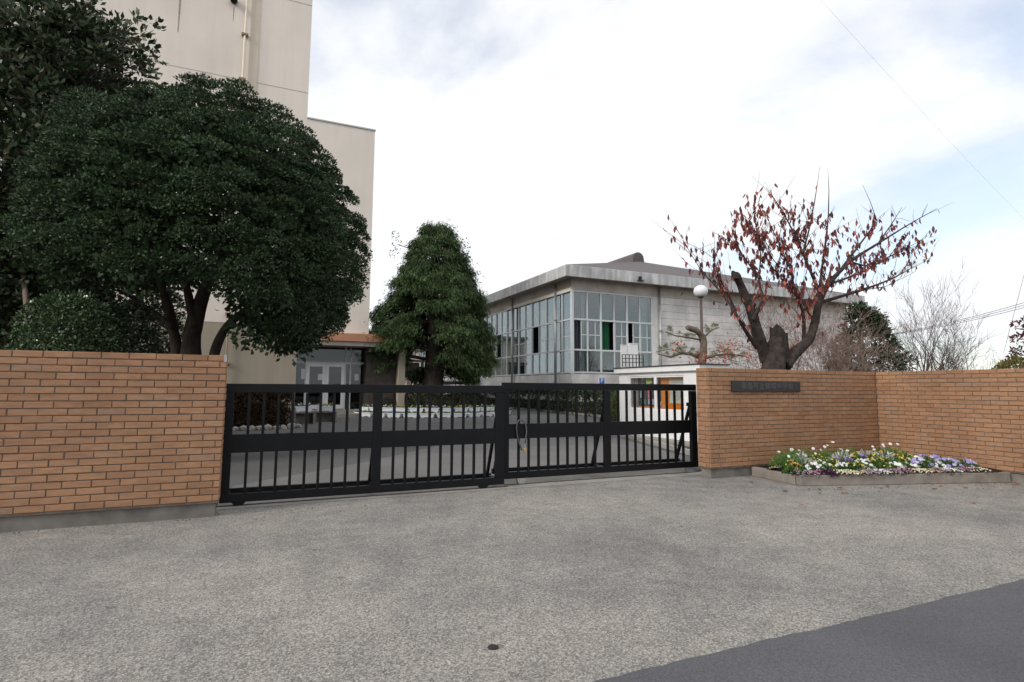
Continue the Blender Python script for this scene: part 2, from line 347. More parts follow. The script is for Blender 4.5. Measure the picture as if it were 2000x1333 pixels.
# plaque with its engraved name
pl = empty('name_plaque', (7.69, WY-.03, 1.42), 'long black stone plaque with a vertical-stroke school name on the brick wall', 'plaque')
pl['label'] = 'long black stone name plaque with faint engraved characters on the right brick wall'
MB().box(6.93, WY-.032, 1.335, 8.455, WY-.001, 1.512).obj('slab', M_plaque, pl, bevel=.003)
def text(name, body, size, loc, rot, m, parent, width=None, depth=.002):
    cu = bpy.data.curves.new(name, 'FONT'); cu.body = body; cu.size = size; cu.align_x = 'CENTER'; cu.align_y = 'CENTER'; cu.extrude = depth
    if width: cu.space_character = width
    to = bpy.data.objects.new(name, cu); COL.objects.link(to); bpy.context.view_layer.update()
    me = bpy.data.meshes.new_from_object(to.evaluated_get(bpy.context.evaluated_depsgraph_get())); bpy.data.objects.remove(to)
    me.materials.clear(); me.materials.append(m); o = link(name, me, parent); o.location = loc; o.rotation_euler = rot; return o
text('engraved_name', '朝島市立鶴岡中学校', .118, (7.70, WY-.0335, 1.422), (PI/2,0,0), M_letters, pl, 1.22)
# ================================================================ GATES
def gate(x0, x1, y, dz, label, wheels, dark):
    g = empty('sliding_gate', ((x0+x1)/2, y, 0), label, 'gate', 'sliding school gates')
    d = .045
    MB().box(x0, y-.03, 1.30+dz, x1, y+.03, 1.405+dz).obj('top_rail', M_gate, g, bevel=.004)
    MB().box(x0+.02, y-.026, .605+dz, x1-.02, y+.026, .815+dz).obj('middle_rail', M_gate, g, bevel=.003)
    MB().box(x0, y-.035, .045+dz, x1, y+.035, .140+dz).obj('bottom_rail', M_gate, g, bevel=.004)
    xm = (x0+x1)/2
    st = [(x0, x0+.10), (xm-.057, xm+.057), (x1-.125, x1)]
    for a, c in st: MB().box(a+.002, y-.033, .142+dz, c-.002, y+.033, 1.298+dz).obj('stile', M_gate, g, bevel=.003)
    for (a, c) in ((st[0][1], st[1][0]), (st[1][1], st[2][0])):
        for i in range(9):
            x = a+(c-a)*(i+1)/10.
            for z0, z1 in ((.142, .603), (.817, 1.298)): MB().box(x-.0155, y-.0155, z0+dz, x+.0155, y+.0155, z1+dz).obj('bar', M_gate, g)
    MB().box(x0+.03, y+.40, .06+dz, x1-.02, y+.46, .135+dz).obj('rear_rail', M_gate, g)
    for x in (x0+.07, xm+.0, x1-.07):
        b = MB(); b.bar((x, y+.43, .13+dz), (x, y+.05, 1.08+dz), .05, .03, (1,0,0)); b.box(x-.025, y+.033, 1.04+dz, x+.025, y+.12, 1.10+dz); b.obj('brace', M_gate, g)
        MB().box(x-.03, y+.036, .075+dz, x+.03, y+.40, .12+dz).obj('cross_tie', M_gate, g)
    for x in wheels:
        br = MB(); z1 = .045+dz
        br.add([(x-.075,y-.03,z1),(x+.075,y-.03,z1),(x+.045,y-.03,.012),(x-.045,y-.03,.012),(x-.075,y+.03,z1),(x+.075,y+.03,z1),(x+.045,y+.03,.012),(x-.045,y+.03,.012)],
               [(0,3,2,1),(4,5,6,7),(0,1,5,4),(1,2,6,5),(2,3,7,6),(3,0,4,7)])
        w = br.obj('wheel_bracket', M_gate if dark else M_galv, g)
        wh = MB(); wh.tube([(x,y-.012,.026),(x,y+.012,.026)], .024, 14); wh.obj('wheel', M_galv, w)
    return g
G1 = gate(-.30, 3.235, 7.50, 0, 'left black steel sliding gate leaf, beside the long brick wall', (-.10, 2.93), True)
G2 = gate(3.26, 6.80, 7.62, .045, 'right black steel sliding gate leaf, with a cable lock hanging on it', (3.56, 6.62), False)
MB().box(-.7, 7.488, .0, 3.3, 7.512, .012).obj('gate_rail', M_rail, label='thin rusty rail in the ground under the left gate leaf', cat='rail', group='gate rails')
MB().box(3.3, 7.608, .0, 6.84, 7.632, .012).obj('gate_rail', M_rail, label='thin rusty rail in the ground under the right gate leaf', cat='rail', group='gate rails')
# cable lock looped over a bar
ck = empty('cable_lock', (3.53, 7.56, .86), 'grey cable lock with brass padlock looped over a bar of the right gate leaf', 'lock')
def loc_(px, py, y=7.57): p = atY(px, py, y); return (p.x, p.y, p.z)
cp = [(1019,880),(1015,868),(1010,850),(1008.5,838),(1009.5,828),(1013,822),(1018,820),(1023,823),(1027,830),(1028.5,842),(1027,856),(1025.5,866)]
MB().tube([loc_(*p) for p in cp], .011, 8).obj('cable', M_cable, ck, smooth=True)
q = Vector(loc_(1025, 880)); b = MB(); b.box(q.x-.022, q.y-.012, q.z-.03, q.x+.022, q.y+.012, q.z+.03); b.obj('padlock_body', M_brass, ck, bevel=.004)
MB().tube([(q.x-.014,q.y,q.z+.03),(q.x-.014,q.y,q.z+.06),(q.x,q.y,q.z+.08),(q.x+.014,q.y,q.z+.06),(q.x+.014,q.y,q.z+.03)], .005, 6).obj('shackle', M_galv, ck)
# ================================================================ FLOWER BED
bed = [(7.19,5.95),(CX_R-.004,4.97),(CX_R-.004,WY-.004),(7.30,WY-.004)]
fb = empty('flower_bed', (8.8,6.2,0), 'raised flower bed with a low concrete kerb in the corner of the brick walls', 'flower bed')
def kerb(a, c, w, h, name='kerb'):
    a, c = Vector(a+(0,)), Vector(c+(0,)); d = (c-a).normalized(); n = Vector((-d.y, d.x, 0))
    b = MB(); b.add([a, c, c+n*w, a+n*w]+[k+Vector((0,0,h)) for k in (a, c, c+n*w, a+n*w)], [(0,3,2,1),(4,5,6,7),(0,1,5,4),(1,2,6,5),(2,3,7,6),(3,0,4,7)])
    return b
kerb(bed[0], bed[1], .11, .148).obj('front_kerb', M_kerb, fb, bevel=.008)
kerb(bed[3], (7.20,6.06), .11, .145).obj('side_kerb', M_kerb, fb, bevel=.008)
sb = MB(); nx = 26
vs = []; fs = []
for i in range(nx+1):
    for j in range(nx+1):
        u, v = i/nx, j/nx
        lx = Vector(bed[0]).lerp(Vector(bed[1]), u); rx = Vector(bed[3]).lerp(Vector(bed[2]), u); p = lx.lerp(rx, v)
        vs.append((p.x, p.y+.012*(1-2*v), .115+.09*math.sin(PI*min(1,v*1.2+.1))+random.uniform(-.012,.012)))
fs = [(i*(nx+1)+j, (i+1)*(nx+1)+j, (i+1)*(nx+1)+j+1, i*(nx+1)+j+1) for i in range(nx) for j in range(nx)]
sb.add(vs, fs).obj('soil', M_soil, fb, smooth=True)
def inbed(u, v):
    lx = Vector(bed[0]).lerp(Vector(bed[1]), u); rx = Vector(bed[3]).lerp(Vector(bed[2]), u); return lx.lerp(rx, v)
ML = dict(green=leafmat('bed_leaf_green', [(0,(.04,.085,.02,1)),(.6,(.075,.15,.035,1)),(1,(.13,.21,.06,1))]),
          bright=leafmat('bed_leaf_bright', [(0,(.06,.13,.025,1)),(1,(.14,.27,.06,1))]),
          silver=leafmat('bed_leaf_silver', [(0,(.32,.36,.33,1)),(1,(.55,.58,.54,1))]),
          dull=leafmat('bed_leaf_dull', [(0,(.05,.055,.04,1)),(1,(.10,.10,.065,1))]),
          plum=leafmat('bed_leaf_plum', [(0,(.03,.012,.03,1)),(1,(.09,.03,.09,1))]))
def petal(name, stops): return leafmat(name, stops, .6, .2, trans=.25)
MP = dict(white=petal('petal_white', [(0,(.66,.67,.66,1)),(1,(.88,.88,.86,1))]), lavender=petal('petal_lavender', [(0,(.33,.27,.60,1)),(1,(.62,.58,.82,1))]),
          violet=petal('petal_violet', [(0,(.12,.07,.32,1)),(1,(.30,.20,.58,1))]), yellow=petal('petal_yellow', [(0,(.62,.36,.04,1)),(1,(.74,.58,.13,1))]),
          pink=petal('petal_pink', [(0,(.32,.14,.20,1)),(1,(.52,.30,.36,1))]), mauve=petal('petal_mauve', [(0,(.24,.16,.22,1)),(1,(.42,.33,.38,1))]),
          magenta=petal('petal_magenta', [(0,(.36,.05,.25,1)),(1,(.55,.14,.38,1))]), cream=petal('petal_cream', [(0,(.62,.60,.36,1)),(1,(.80,.78,.58,1))]),
          orange=petal('petal_orange', [(0,(.60,.16,.05,1)),(1,(.75,.30,.10,1))]), peach=petal('petal_peach', [(0,(.45,.30,.20,1)),(1,(.62,.46,.33,1))]))
def blossom(b, p, r, nrm):
    nrm = Vector(nrm).normalized(); a = nrm.orthogonal().normalized(); c = nrm.cross(a); n = 6; vs = [Vector(p)+nrm*r*.15]
    ph = random.uniform(0, 6)
    for j in range(2*n):
        rr = r*(1.0 if j % 2 else .72); t = ph+PI*j/n; vs.append(Vector(p)+(a*math.cos(t)+c*math.sin(t))*rr)
    b.add(vs, [(0, 1+j, 1+(j+1)%(2*n)) for j in range(2*n)])
KIND = {  # name: (leaf, petal, height, radius, blossoms, blossom radius, category label)
 'white_alyssum': ('dull','white',.055,.17,95,.011,'low mat of tiny white alyssum blossoms at the bed kerb'),
 'purple_alyssum': ('dull','violet',.05,.14,80,.010,'low mat of violet alyssum blossoms at the left of the bed kerb'),
 'mauve_alyssum': ('dull','mauve',.06,.17,95,.011,'low mat of dusty mauve alyssum at the bed kerb'),
 'pink_alyssum': ('dull','pink',.055,.16,85,.011,'low mat of faded pink alyssum at the bed kerb'),
 'cream_alyssum': ('dull','cream',.055,.17,90,.011,'low mat of cream yellow alyssum at the bed kerb'),
 'peach_alyssum': ('dull','peach',.05,.15,80,.011,'low mat of peach coloured alyssum at the bed kerb'),
 'magenta_flower': ('dull','magenta',.07,.09,12,.014,'small magenta flower clump at the bed kerb'),
 'plum_foliage_plant': ('plum','magenta',.085,.12,2,.012,'dark plum leaved plant near the bed kerb'),
 'white_pansy': ('green','white',.15,.13,11,.030,'clump of large white pansies in the middle of the bed'),
 'lavender_pansy': ('green','lavender',.17,.16,20,.032,'clump of lavender pansies in the flower bed'),
 'violet_pansy': ('green','violet',.16,.12,8,.028,'clump of deep violet pansies in the flower bed'),
 'yellow_viola': ('green','yellow',.17,.14,16,.017,'clump of small yellow violas in the flower bed'),
 'orange_viola': ('green','orange',.16,.12,9,.020,'clump of orange violas at the left of the flower bed'),
 'marguerite': ('bright','white',.27,.17,3,.028,'feathery bright green marguerite with few white daisies, back of the bed'),
 'dusty_miller': ('silver','white',.21,.14,0,.0,'silvery grey dusty miller plant in the flower bed'),
 'leafy_bedding_plant': ('green','yellow',.15,.14,3,.014,'plain green leafy bedding plant between the flowers'),
}
def plant(kind, x, y, z, sc=1.0):
    lf, pt, h, r, nb, br, lab = KIND[kind]; low = h < .08; h *= sc*(1 if low else .9); r *= sc*1.15
    n = {'marguerite': 900, 'dusty_miller': 170}.get(kind, 340 if low else 330)
    a = RNG.uniform(0, 2*PI, n); rr = r*np.sqrt(RNG.uniform(0,1,n)); zz = h*(1-(rr/r)**2*.75)*RNG.uniform(.25,1,n)
    P = np.stack([x+rr*np.cos(a), y+rr*np.sin(a), z+zz-.01], 1); D = np.stack([np.cos(a)*.8, np.sin(a)*.8, RNG.uniform(.2,1.3,n)], 1)+RNG.normal(0,.45,(n,3))
    L, Wd = {'marguerite':(.05,.004),'dusty_miller':(.085,.011)}.get(kind, (.022,.007) if low else (.05,.013))
    me = leafmesh('foliage', P-np.array([x,y,z]), D, L, Wd, ML[lf]); o = link(kind, me, None, (x,y,z))
    o['order'] = 1; tag(o, lab, 'plant' if kind in ('dusty_miller','plum_foliage_plant','leafy_bedding_plant') else 'flower', kind.replace('_',' ')+' plants in the flower bed')
    if nb:
        b = MB()
        for i in range(nb):
            aa, q = random.uniform(0, 2*PI), r*math.sqrt(random.random())*.95; zc = h*(1-(q/r)**2*.7)+(.01 if low else .015)+(random.uniform(.02,.08) if kind == 'marguerite' else 0)
            blossom(b, (q*math.cos(aa), q*math.sin(aa), zc), br*random.uniform(.8,1.2), (random.uniform(-.7,.1), random.uniform(-1.1,-.1), random.uniform(.5,1)))
        c = bpy.data.objects.new('blossoms', b.mesh('blossoms', MP[pt])); COL.objects.link(c); c.parent = o
    return o
front = ['peach_alyssum','purple_alyssum','white_alyssum','mauve_alyssum','magenta_flower','plum_foliage_plant','cream_alyssum','cream_alyssum','peach_alyssum','mauve_alyssum','white_alyssum','mauve_alyssum','pink_alyssum','magenta_flower','cream_alyssum','peach_alyssum','mauve_alyssum','white_alyssum','mauve_alyssum','magenta_flower','cream_alyssum']
# first three run along the short side kerb, the rest along the front kerb
for i, k in enumerate(front):
    if i < 3: p = inbed(.06, .60-.17*i)
    else: p = inbed(.055+(i-3)*.050, .105)
    plant(k, p.x, p.y, .135)
rows = [(.24, .05,.93, ['orange_viola','white_pansy','leafy_bedding_plant','white_pansy','yellow_viola','white_pansy','leafy_bedding_plant','white_pansy','white_pansy','lavender_pansy','white_pansy','lavender_pansy','lavender_pansy'], .15),
        (.38, .07,.90, ['yellow_viola','leafy_bedding_plant','white_pansy','yellow_viola','violet_pansy','white_pansy','yellow_viola','leafy_bedding_plant','yellow_viola','white_pansy','lavender_pansy','lavender_pansy'], .185),
        (.53, .08,.88, ['marguerite','dusty_miller','yellow_viola','leafy_bedding_plant','dusty_miller','yellow_viola','violet_pansy','yellow_viola','dusty_miller','yellow_viola','yellow_viola','leafy_bedding_plant'], .20),
        (.68, .16,.90, ['marguerite','leafy_bedding_plant','yellow_viola','marguerite','dusty_miller','yellow_viola','dusty_miller','yellow_viola','marguerite','yellow_viola'], .20),
        (.83, .30,.86, ['marguerite','marguerite','leafy_bedding_plant','marguerite','dusty_miller','marguerite'], .17)]
for v, u0, u1, ks, z in rows:
    for i, k in enumerate(ks):
        p = inbed(u0+(u1-u0)*i/(len(ks)-1)+random.uniform(-.012,.012), v+random.uniform(-.03,.03)); plant(k, p.x, p.y, z-.02, random.uniform(.88,1.12))
# fallen leaves
M_fl = leafmat('fallen_leaf', [(0,(.10,.035,.02,1)),(.5,(.28,.06,.035,1)),(1,(.36,.16,.06,1))], .7, .2, True, 0)
def leaf_shape(L, Wd, name, m, curl=.25):
    n = 5; vs = []; fs = []
    for i in range(n+1):
        t = i/n; w = Wd*math.sin(PI*min(1,t*.92+.04))**.8*(1-.25*t); zc = curl*L*(t-.5)**2
        vs += [(-w, t*L, zc+w*.35), (0, t*L, zc), (w, t*L, zc+w*.35)]
    for i in range(n): a = 3*i; fs += [(a,a+1,a+4,a+3),(a+1,a+2,a+5,a+4)]
    b = MB(); b.add(vs, fs); return b.mesh(name, m)
fl = leaf_shape(.095, .026, 'fallen_leaf', M_fl)
for (px, py, s) in [(1470,945,.8),(1528,961,1),(1600,957,.8),(1634,956,1.2),(1640,964,1.1),(1716,954,.9),(1735,951,1.1),(1832,957,1),(1838,951,.9),(1597,965,.6),(1880,953,.8),(1928,946,.8),(1993,948,1.3),(1956,960,.7),(1770,966,.6),(1300,926,.6),(1560,990,.6),(1905,985,.7)]:
    p = atZ(px, py); o = link('fallen_leaf', fl, None, (p.x, p.y, .010)); o.rotation_euler = (random.uniform(-.25,.25), random.uniform(-.25,.25), random.uniform(0,6)); o.scale = (s,s,s)
    o['order'] = 1; tag(o, 'small dry reddish leaf fallen on the pale apron', 'leaf', 'fallen leaves on the apron')
p = atZ(963,1266); b = MB(); b.lathe((p.x,p.y,0), [(.028,.0),(.03,.006),(.018,.012)], 9); b.obj('dark_stain_lump', mat('tar_lump', (.03,.028,.026), .9, .3, 40), label='small dark lump stuck on the pale apron near the camera', cat='debris')
# ================================================================ MAIN SCHOOL BUILDING
def plaster(name, c):
    m, nt, b = base(name)
    col = ramp(nt, noise(nt, .35, 6), [(.3,c4(c,.93)),(.7,c4(c,1.05))])
    st = ramp(nt, noise(nt, 2.2, 5, stretch=(1,1,.06)), [(.45,(1,1,1,1)),(.85,(.86,.84,.81,1))])
    col = mixc(nt, col, st, .7, 'MULTIPLY'); nt.links.new(col, b.inputs['Base Color']); b.inputs['Roughness'].default_value = .85; b.inputs['Specular IOR Level'].default_value = .2
    bump(nt, b, noise(nt, 30, 4), .15, .01); return m
M_plaster = plaster('beige_plaster', (.775,.71,.64)); M_taupe = plaster('taupe_with_shade', (.36,.315,.25)); M_seam = mat('plaster_seam', (.50,.45,.41), .9, .1)  # taupe plaster: ground level shade is mixed into its colour
M_pipe = mat('cream_pipe', (.68,.60,.48), .5, .08, 3, .4); M_clamp = mat('pipe_clamp', (.30,.22,.17), .6, .2)
M_stain = mat('wall_stain', (.36,.30,.25), .9, .25, 6); M_black = mat('black_plastic', (.012,.012,.013), .5, .1)
M_terra = mat('terracotta_fascia', (.46,.225,.13), .7, .12, 2, .3); M_soffit = mat('canopy_soffit', (.30,.27,.235), .8, .1, 2)
M_darkbrick = mat('dark_tile_wall', (.055,.042,.036), .6, .35, 5, .35, bmp=.4, bscale=20)
M_glass = glassmat('window_glass', (.72,.79,.79), .10, .02, .55); M_doorglass = glassmat('door_glass', (.34,.37,.38), .05, .02, .4)
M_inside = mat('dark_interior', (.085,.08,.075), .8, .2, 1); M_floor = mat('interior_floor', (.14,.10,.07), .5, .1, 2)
M_paper = mat('paper', (.70,.70,.68), .8, .05); M_step = mat('entrance_step', (.22,.205,.185), .85, .2, 3, bmp=.2)
TY = 29.0
sc = empty('school_building', (0,TY,0), 'tall beige plaster school block with glazed ground floor entrance behind the trees', 'building')
TX1 = 1.79; LX1 = 5.12; LZ = 14.65; TZ = 24.0
MB().box(-26, TY, 4.3, TX1, TY+13, TZ).obj('tower_wall', M_plaster, sc)
MB().box(-26, TY+.012, 0, TX1, TY+13, 4.298).obj('ground_floor_wall', M_taupe, sc, label='ground floor wall with shade put into its taupe colour')  # taupe tone, darkened further with the shade behind the trees
MB().box(TX1+.001, TY+.004, 4.05, LX1, TY+12, LZ).obj('lower_block_wall', M_plaster, sc)
MB().box(TX1+.002, TY-.04, LZ, LX1+.03, TY+12.1, LZ+.07).obj('parapet_cap', M_galv, sc)
# construction seams, 1 cm proud beads
for z in (15.95, 8.6):
    MB().box(-26, TY-.008, z, TX1+.002, TY-.001, z+.035).obj('wall_seam', M_seam, sc)
MB().box(TX1+.005, TY-.004, 8.6, LX1+.002, TY+.003, 8.63).obj('wall_seam', M_seam, sc)
MB().box(-26, TY-.009, 20.6, TX1+.002, TY-.001, 20.63).obj('wall_seam', M_seam, sc)
# downpipe with clamps; px 480 at top
dp = atY(478, 80, TY).x
pp = MB(); pp.tube([(dp,TY-.13,0),(dp,TY-.13,TZ)], .05, 10); pipe = pp.obj('downpipe', M_pipe, sc, smooth=True)
pb = MB(); pb.box(dp+.22, TY-.03, 4.3, dp+.62, TY-.002, TZ); pb.obj('plaster_strip', mat('strip_plaster', (.64,.56,.46), .85, .06, 1), sc)
for z in np.arange(2.4, 24, 2.25):
    c = MB(); c.box(dp-.15, TY-.21, z, dp+.15, TY-.001, z+.09); c.obj('pipe_clamp', M_clamp, pipe)
v = atY(457, 4, TY); vb = MB(); vb.tube([(v.x,TY-.30,v.z-.05),(v.x,TY+.0,v.z+.05)], .16, 14); vb.obj('vent_hood', M_black, sc, smooth=True)
for (px, py, L, w) in ((457, 14, .75, .05), (352, 0, 1.6, .09)):
    s_ = atY(px, py, TY); b = MB(); b.add([(s_.x-w/2,TY-.003,s_.z),(s_.x+w/2,TY-.003,s_.z),(s_.x+w*.2,TY-.003,s_.z-L),(s_.x-w*.2,TY-.003,s_.z-L)], [(0,3,2,1)]); b.obj('rust_stain', M_stain, sc)
# entrance hall
EX0, EX1, GY = TX1+.003, 6.95, TY+1.2
MB().box(EX0, TY-.45, 3.62, EX1+.05, GY+6, 4.0).obj('entrance_canopy', M_terra, sc, bevel=.01)
MB().box(EX0, TY-.38, 3.40, EX1, GY+.3, 3.615).obj('canopy_soffit', M_soffit, sc)
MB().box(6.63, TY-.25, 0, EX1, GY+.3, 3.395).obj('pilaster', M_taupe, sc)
MB().box(5.10, TY+.35, 0, 6.625, GY+.3, 3.395).obj('dark_tile_panel', M_darkbrick, sc)
MB().box(EX0, TY-.15, -.02, 6.62, GY+.2, .30).obj('entrance_step', M_step, sc, bevel=.015)
MB().box(EX0, TY-.55, -.02, 6.62, TY-.152, .15).obj('entrance_step', M_step, sc, bevel=.015)
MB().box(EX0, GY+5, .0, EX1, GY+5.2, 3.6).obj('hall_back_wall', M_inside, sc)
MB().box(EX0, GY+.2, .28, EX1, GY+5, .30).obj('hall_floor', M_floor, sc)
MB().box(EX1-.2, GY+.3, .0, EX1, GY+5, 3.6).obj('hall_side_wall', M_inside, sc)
fy = GY-.06
xs = [atY(p, 720, GY).x for p in (577, 597, 674, 684, 713)]; xs[0] = EX0+.03
zt = 3.395; ztr = 2.62; zf = .30
sc_f = []
for i, x in enumerate(xs): MB().box(x-.035, fy-.05, zf, x+.035, fy+.05, zt).obj('window_mullion', M_whitealu, sc)
for i in range(4):
    if xs[i+1]-xs[i] < .2: continue
    MB().box(xs[i]+.036, fy-.045, ztr-.04, xs[i+1]-.036, fy+.045, ztr+.04).obj('transom', M_whitealu, sc)
    MB().box(xs[i]+.036, fy-.003, ztr+.041, xs[i+1]-.036, fy+.003, zt-.002).obj('pane', M_doorglass, sc)
    if i != 1: MB().box(xs[i]+.036, fy-.003, zf+.01, xs[i+1]-.036, fy+.003, ztr-.041).obj('pane', M_doorglass, sc)
xa, xb = xs[1]+.036, xs[2]-.036; xm = (xa+xb)/2
for a, c in ((xa, xm-.004), (xm+.004, xb)):
    fr = MB(); w = .15
    fr.box(a, fy-.03, zf+.02, a+w, fy+.03, ztr-.042); fr.box(c-w, fy-.03, zf+.02, c, fy+.03, ztr-.042)
    fr.box(a+w, fy-.029, zf+.02, c-w, fy+.029, zf+.22); fr.box(a+w, fy-.029, ztr-.20, c-w, fy+.029, ztr-.042)
    dd = fr.obj('entrance_door', M_white, sc)
    MB().box(a+w+.001, fy-.003, zf+.221, c-w-.001, fy+.003, ztr-.201).obj('pane', M_doorglass, dd)
    MB().tube([(c-w*.5 if a == xa else a+w*.5, fy-.06, 1.2),(c-w*.5 if a == xa else a+w*.5, fy-.06, 1.55)], .015, 8).obj('handle', M_galv, dd)
for (x, z, w, h) in ((xa+.55, 1.75, .42, .3), (xs[0]+.28, 1.8, .34, .5), (xs[3]+.22, 1.75, .2, .32)):
    MB().box(x, fy-.02, z, x+w, fy-.012, z+h).obj('notice_paper', M_paper, sc)
MB().box(xs[3]+.55, fy+.35, .3, xs[3]+.85, fy+.5, 3.0).obj('green_curtain', mat('green_curtain', (.03,.16,.10), .8, .3, 6), sc)
# far pale block and low structure behind the cedar
fb2 = empty('far_building', (9, 62, 0), 'pale pink and cream low building far behind the cedar trunk', 'building')
MB().box(5, 62, 0, 16.5, 70, 7.2).obj('wall', plaster('cream_plaster', (.66,.58,.52)), fb2)
MB().box(4.8, 61.6, 7.2, 16.7, 70.4, 7.5).obj('roof_slab', M_conc, fb2)
for x in (12.3, 14.0): 
    MB().box(x, 61.94, 3.2, x+1.2, 61.99, 4.9).obj('window', M_glass, fb2)
rk = empty('brown_rack', (11.5, 48, 0), 'brown steel frame stand far away between pilaster and cedar trunk', 'rack')
rp = atY(788, 740, 48).x
for x in (rp, rp+1.55): MB().box(x, 48, 0, x+.12, 48.12, 3.6).obj('post', M_rail, rk)
for z in (3.6, 2.3): MB().box(rp-.1, 47.95, z, rp+1.8, 48.15, z+.18).obj('crossbar', M_rail, rk)
MB().box(rp+.1, 48.2, 2.5, rp+1.4, 48.25, 3.55).obj('panel', M_darkbrick, rk)

# ================================================================ GYMNASIUM
GX, GYY = 17.15, 29.58; GX1, GY1 = 41.6, 66.0
def oldconc(name, c, spot=.35):
    m, nt, b = base(name)
    col = ramp(nt, noise(nt, .9, 7, rough=.65), [(.3,c4(c,.72)),(.55,c4(c,1.0)),(.72,c4(c,1.18))])
    st = ramp(nt, noise(nt, 2.0, 6, stretch=(1.6,1.6,.18)), [(.38,(1,1,1,1)),(.72,(1-spot,)*3+(1,))])
    col = mixc(nt, col, st, .85, 'MULTIPLY')
    col = mixc(nt, col, ramp(nt, noise(nt, 5, 5, dist=1), [(.60,(0,0,0,1)),(.72,(1,1,1,1))]), .0)
    nt.links.new(col, b.inputs['Base Color']); b.inputs['Roughness'].default_value = .9; b.inputs['Specular IOR Level'].default_value = .15
    bump(nt, b, noise(nt, 18, 5), .3, .02); return m
M_fascia = oldconc('weathered_concrete_fascia', (.58,.58,.58), .5); M_gwall = oldconc('gym_concrete', (.70,.68,.66), .14); M_gband = oldconc('gym_band', (.52,.48,.43), .15)
M_roof = mat('brown_roof', (.115,.10,.10), .7, .12, 1.5, .3); M_sunlit = mat('sunlit_cream', (.62,.58,.50), .7, .08)
gy = empty('gymnasium', (30, GYY, 0), 'grey concrete gymnasium with tall gridded windows and a brown hipped roof', 'building')
zr = [2.36, 3.71, 5.55, 7.26]                     # window row levels
FX1 = 23.06                                       # end of the front window bay
MB().box(GX, GYY, -.1, GX1, GYY+.3, zr[0]-.09).obj('front_plinth', M_gwall, gy)
MB().box(GX, GYY+.302, -.1, GX+.3, GY1, zr[0]-.09).obj('side_plinth', M_gwall, gy)
MB().box(GX-.02, GYY-.02, zr[3]+.06, GX1, GYY+.3, 8.15).obj('front_band', M_gband, gy)
MB().box(GX-.0, GYY+.302, zr[3]+.06, GX+.3, GY1, 8.15).obj('side_band', M_gband, gy)
MB().box(GX-.10, GYY+.0, zr[3]-.04, GX-.003, GYY+9.8, zr[3]+.16).obj('sunlit_strip', M_sunlit, gy)  # sunlight along the window head, built as a cream strip
MB().box(FX1+.04, GYY-.015, zr[0]-.088, FX1+.42, GYY+.3, zr[3]+.058).obj('concrete_pier', M_gwall, gy)
# board marked panels of the front wall
nb_ = 11; h_ = (zr[3]+.058-(zr[0]-.088))/nb_
for r in range(nb_):
    z0 = zr[0]-.088+r*h_
    for (xa_, xb_) in ((FX1+.43, 33.5), (33.53, GX1)):
        MB().box(xa_, GYY+random.uniform(.0,.012), z0+.008, xb_, GYY+.28, z0+h_-.008).obj('concrete_panel', M_gwall, gy)
MB().box(FX1+.43, GYY+.05, zr[0]-.08, GX1, GYY+.27, zr[3]+.05).obj('panel_backing', M_mortar, gy)
# eaves fascia and soffit
ov = .9; fz0, fz1 = 7.92, 8.60
fa = MB(); fa.box(GX-ov, GYY-ov, fz0, GX1+ov, GYY-ov+.18, fz1); fa.obj('front_fascia', M_fascia, gy, bevel=.015)
fa = MB(); fa.box(GX-ov, GYY-ov+.182, fz0, GX-ov+.18, GY1+ov, fz1); fa.obj('side_fascia', M_fascia, gy, bevel=.015)
MB().box(GX-ov+.16, GYY-ov+.16, fz0+.12, GX1+ov, GY1+ov, fz0+.30).obj('eaves_soffit', M_gband, gy)
# hipped roof
rx = (GX+GX1)/2; rf = MB(); zt_ = 12.1
c = [(GX-ov+.05,GYY-ov+.05,fz1+.01),(GX1+ov,GYY-ov+.05,fz1+.01),(GX1+ov,GY1+ov,fz1+.01),(GX-ov+.05,GY1+ov,fz1+.01),(rx,GYY+9.4,zt_),(rx,GY1-10,zt_)]
rf.add(c, [(0,1,4),(1,2,5,4),(2,3,5),(3,0,4,5),(0,3,2,1)]); roof = rf.obj('roof', M_roof, gy)
rv = atX(1247, 493, rx); vy0 = rv.y; vt = rv.z
vent = MB(); pr = []
for i in range(9): a = PI*i/8; pr.append((math.cos(a)*.55, vt-.55+math.sin(a)*.55))
pr = [(.55, vt-.55),]+pr[1:-1]+[(-.55, vt-.55), (-.62, vt-.9), (-1.0, zt_-.2), (1.0, zt_-.2), (.62, vt-.9)]
n = len(pr); vs = [(rx+x, vy0, z) for x, z in pr]+[(rx+x, vy0+22, z) for x, z in pr]
vent.add(vs, [tuple(range(n)), tuple(range(2*n-1,n-1,-1))]+[(i, n+i, n+(i+1)%n, (i+1)%n) for i in range(n)]); vent.obj('ridge_vent', M_roof, roof)
# windows: thin aluminium grid, each pane of glass a piece
M_frame = M_whitealu
MB().box(GX-.05, GYY-.05, zr[0]-.085, GX+.11, GYY+.11, zr[3]+.055).obj('corner_mullion', M_frame, gy)
fx = [GX+.12]+[17.27+(FX1-17.27)*i/6 for i in range(1,7)]
pane_cache = {}
def pane(ax, u0, u1, z0, z1, d, m=None):
    m = m or M_glass; key = (ax, round(u1-u0,3), round(z1-z0,3), m.name)
    if key not in pane_cache:
        b = MB(); w, h = u1-u0, z1-z0
        if ax == 'x': b.box(0,0,0,w,.008,h)
        else: b.box(0,0,0,.008,w,h)
        pane_cache[key] = b.mesh('pane', m)
    o = bpy.data.objects.new('pane', pane_cache[key]); COL.objects.link(o); o.parent = gy; o.matrix_parent_inverse = Matrix.Translation(-world_loc(gy))
    o.location = (u0, d, z0) if ax == 'x' else (d, u0, z0); return o
wy = GYY+.05
for j, z in enumerate(zr): MB().box(GX+.112, wy-.05, z-.05, FX1+.038, wy+.05, z+.05).obj('horizontal_frame', M_frame, gy)
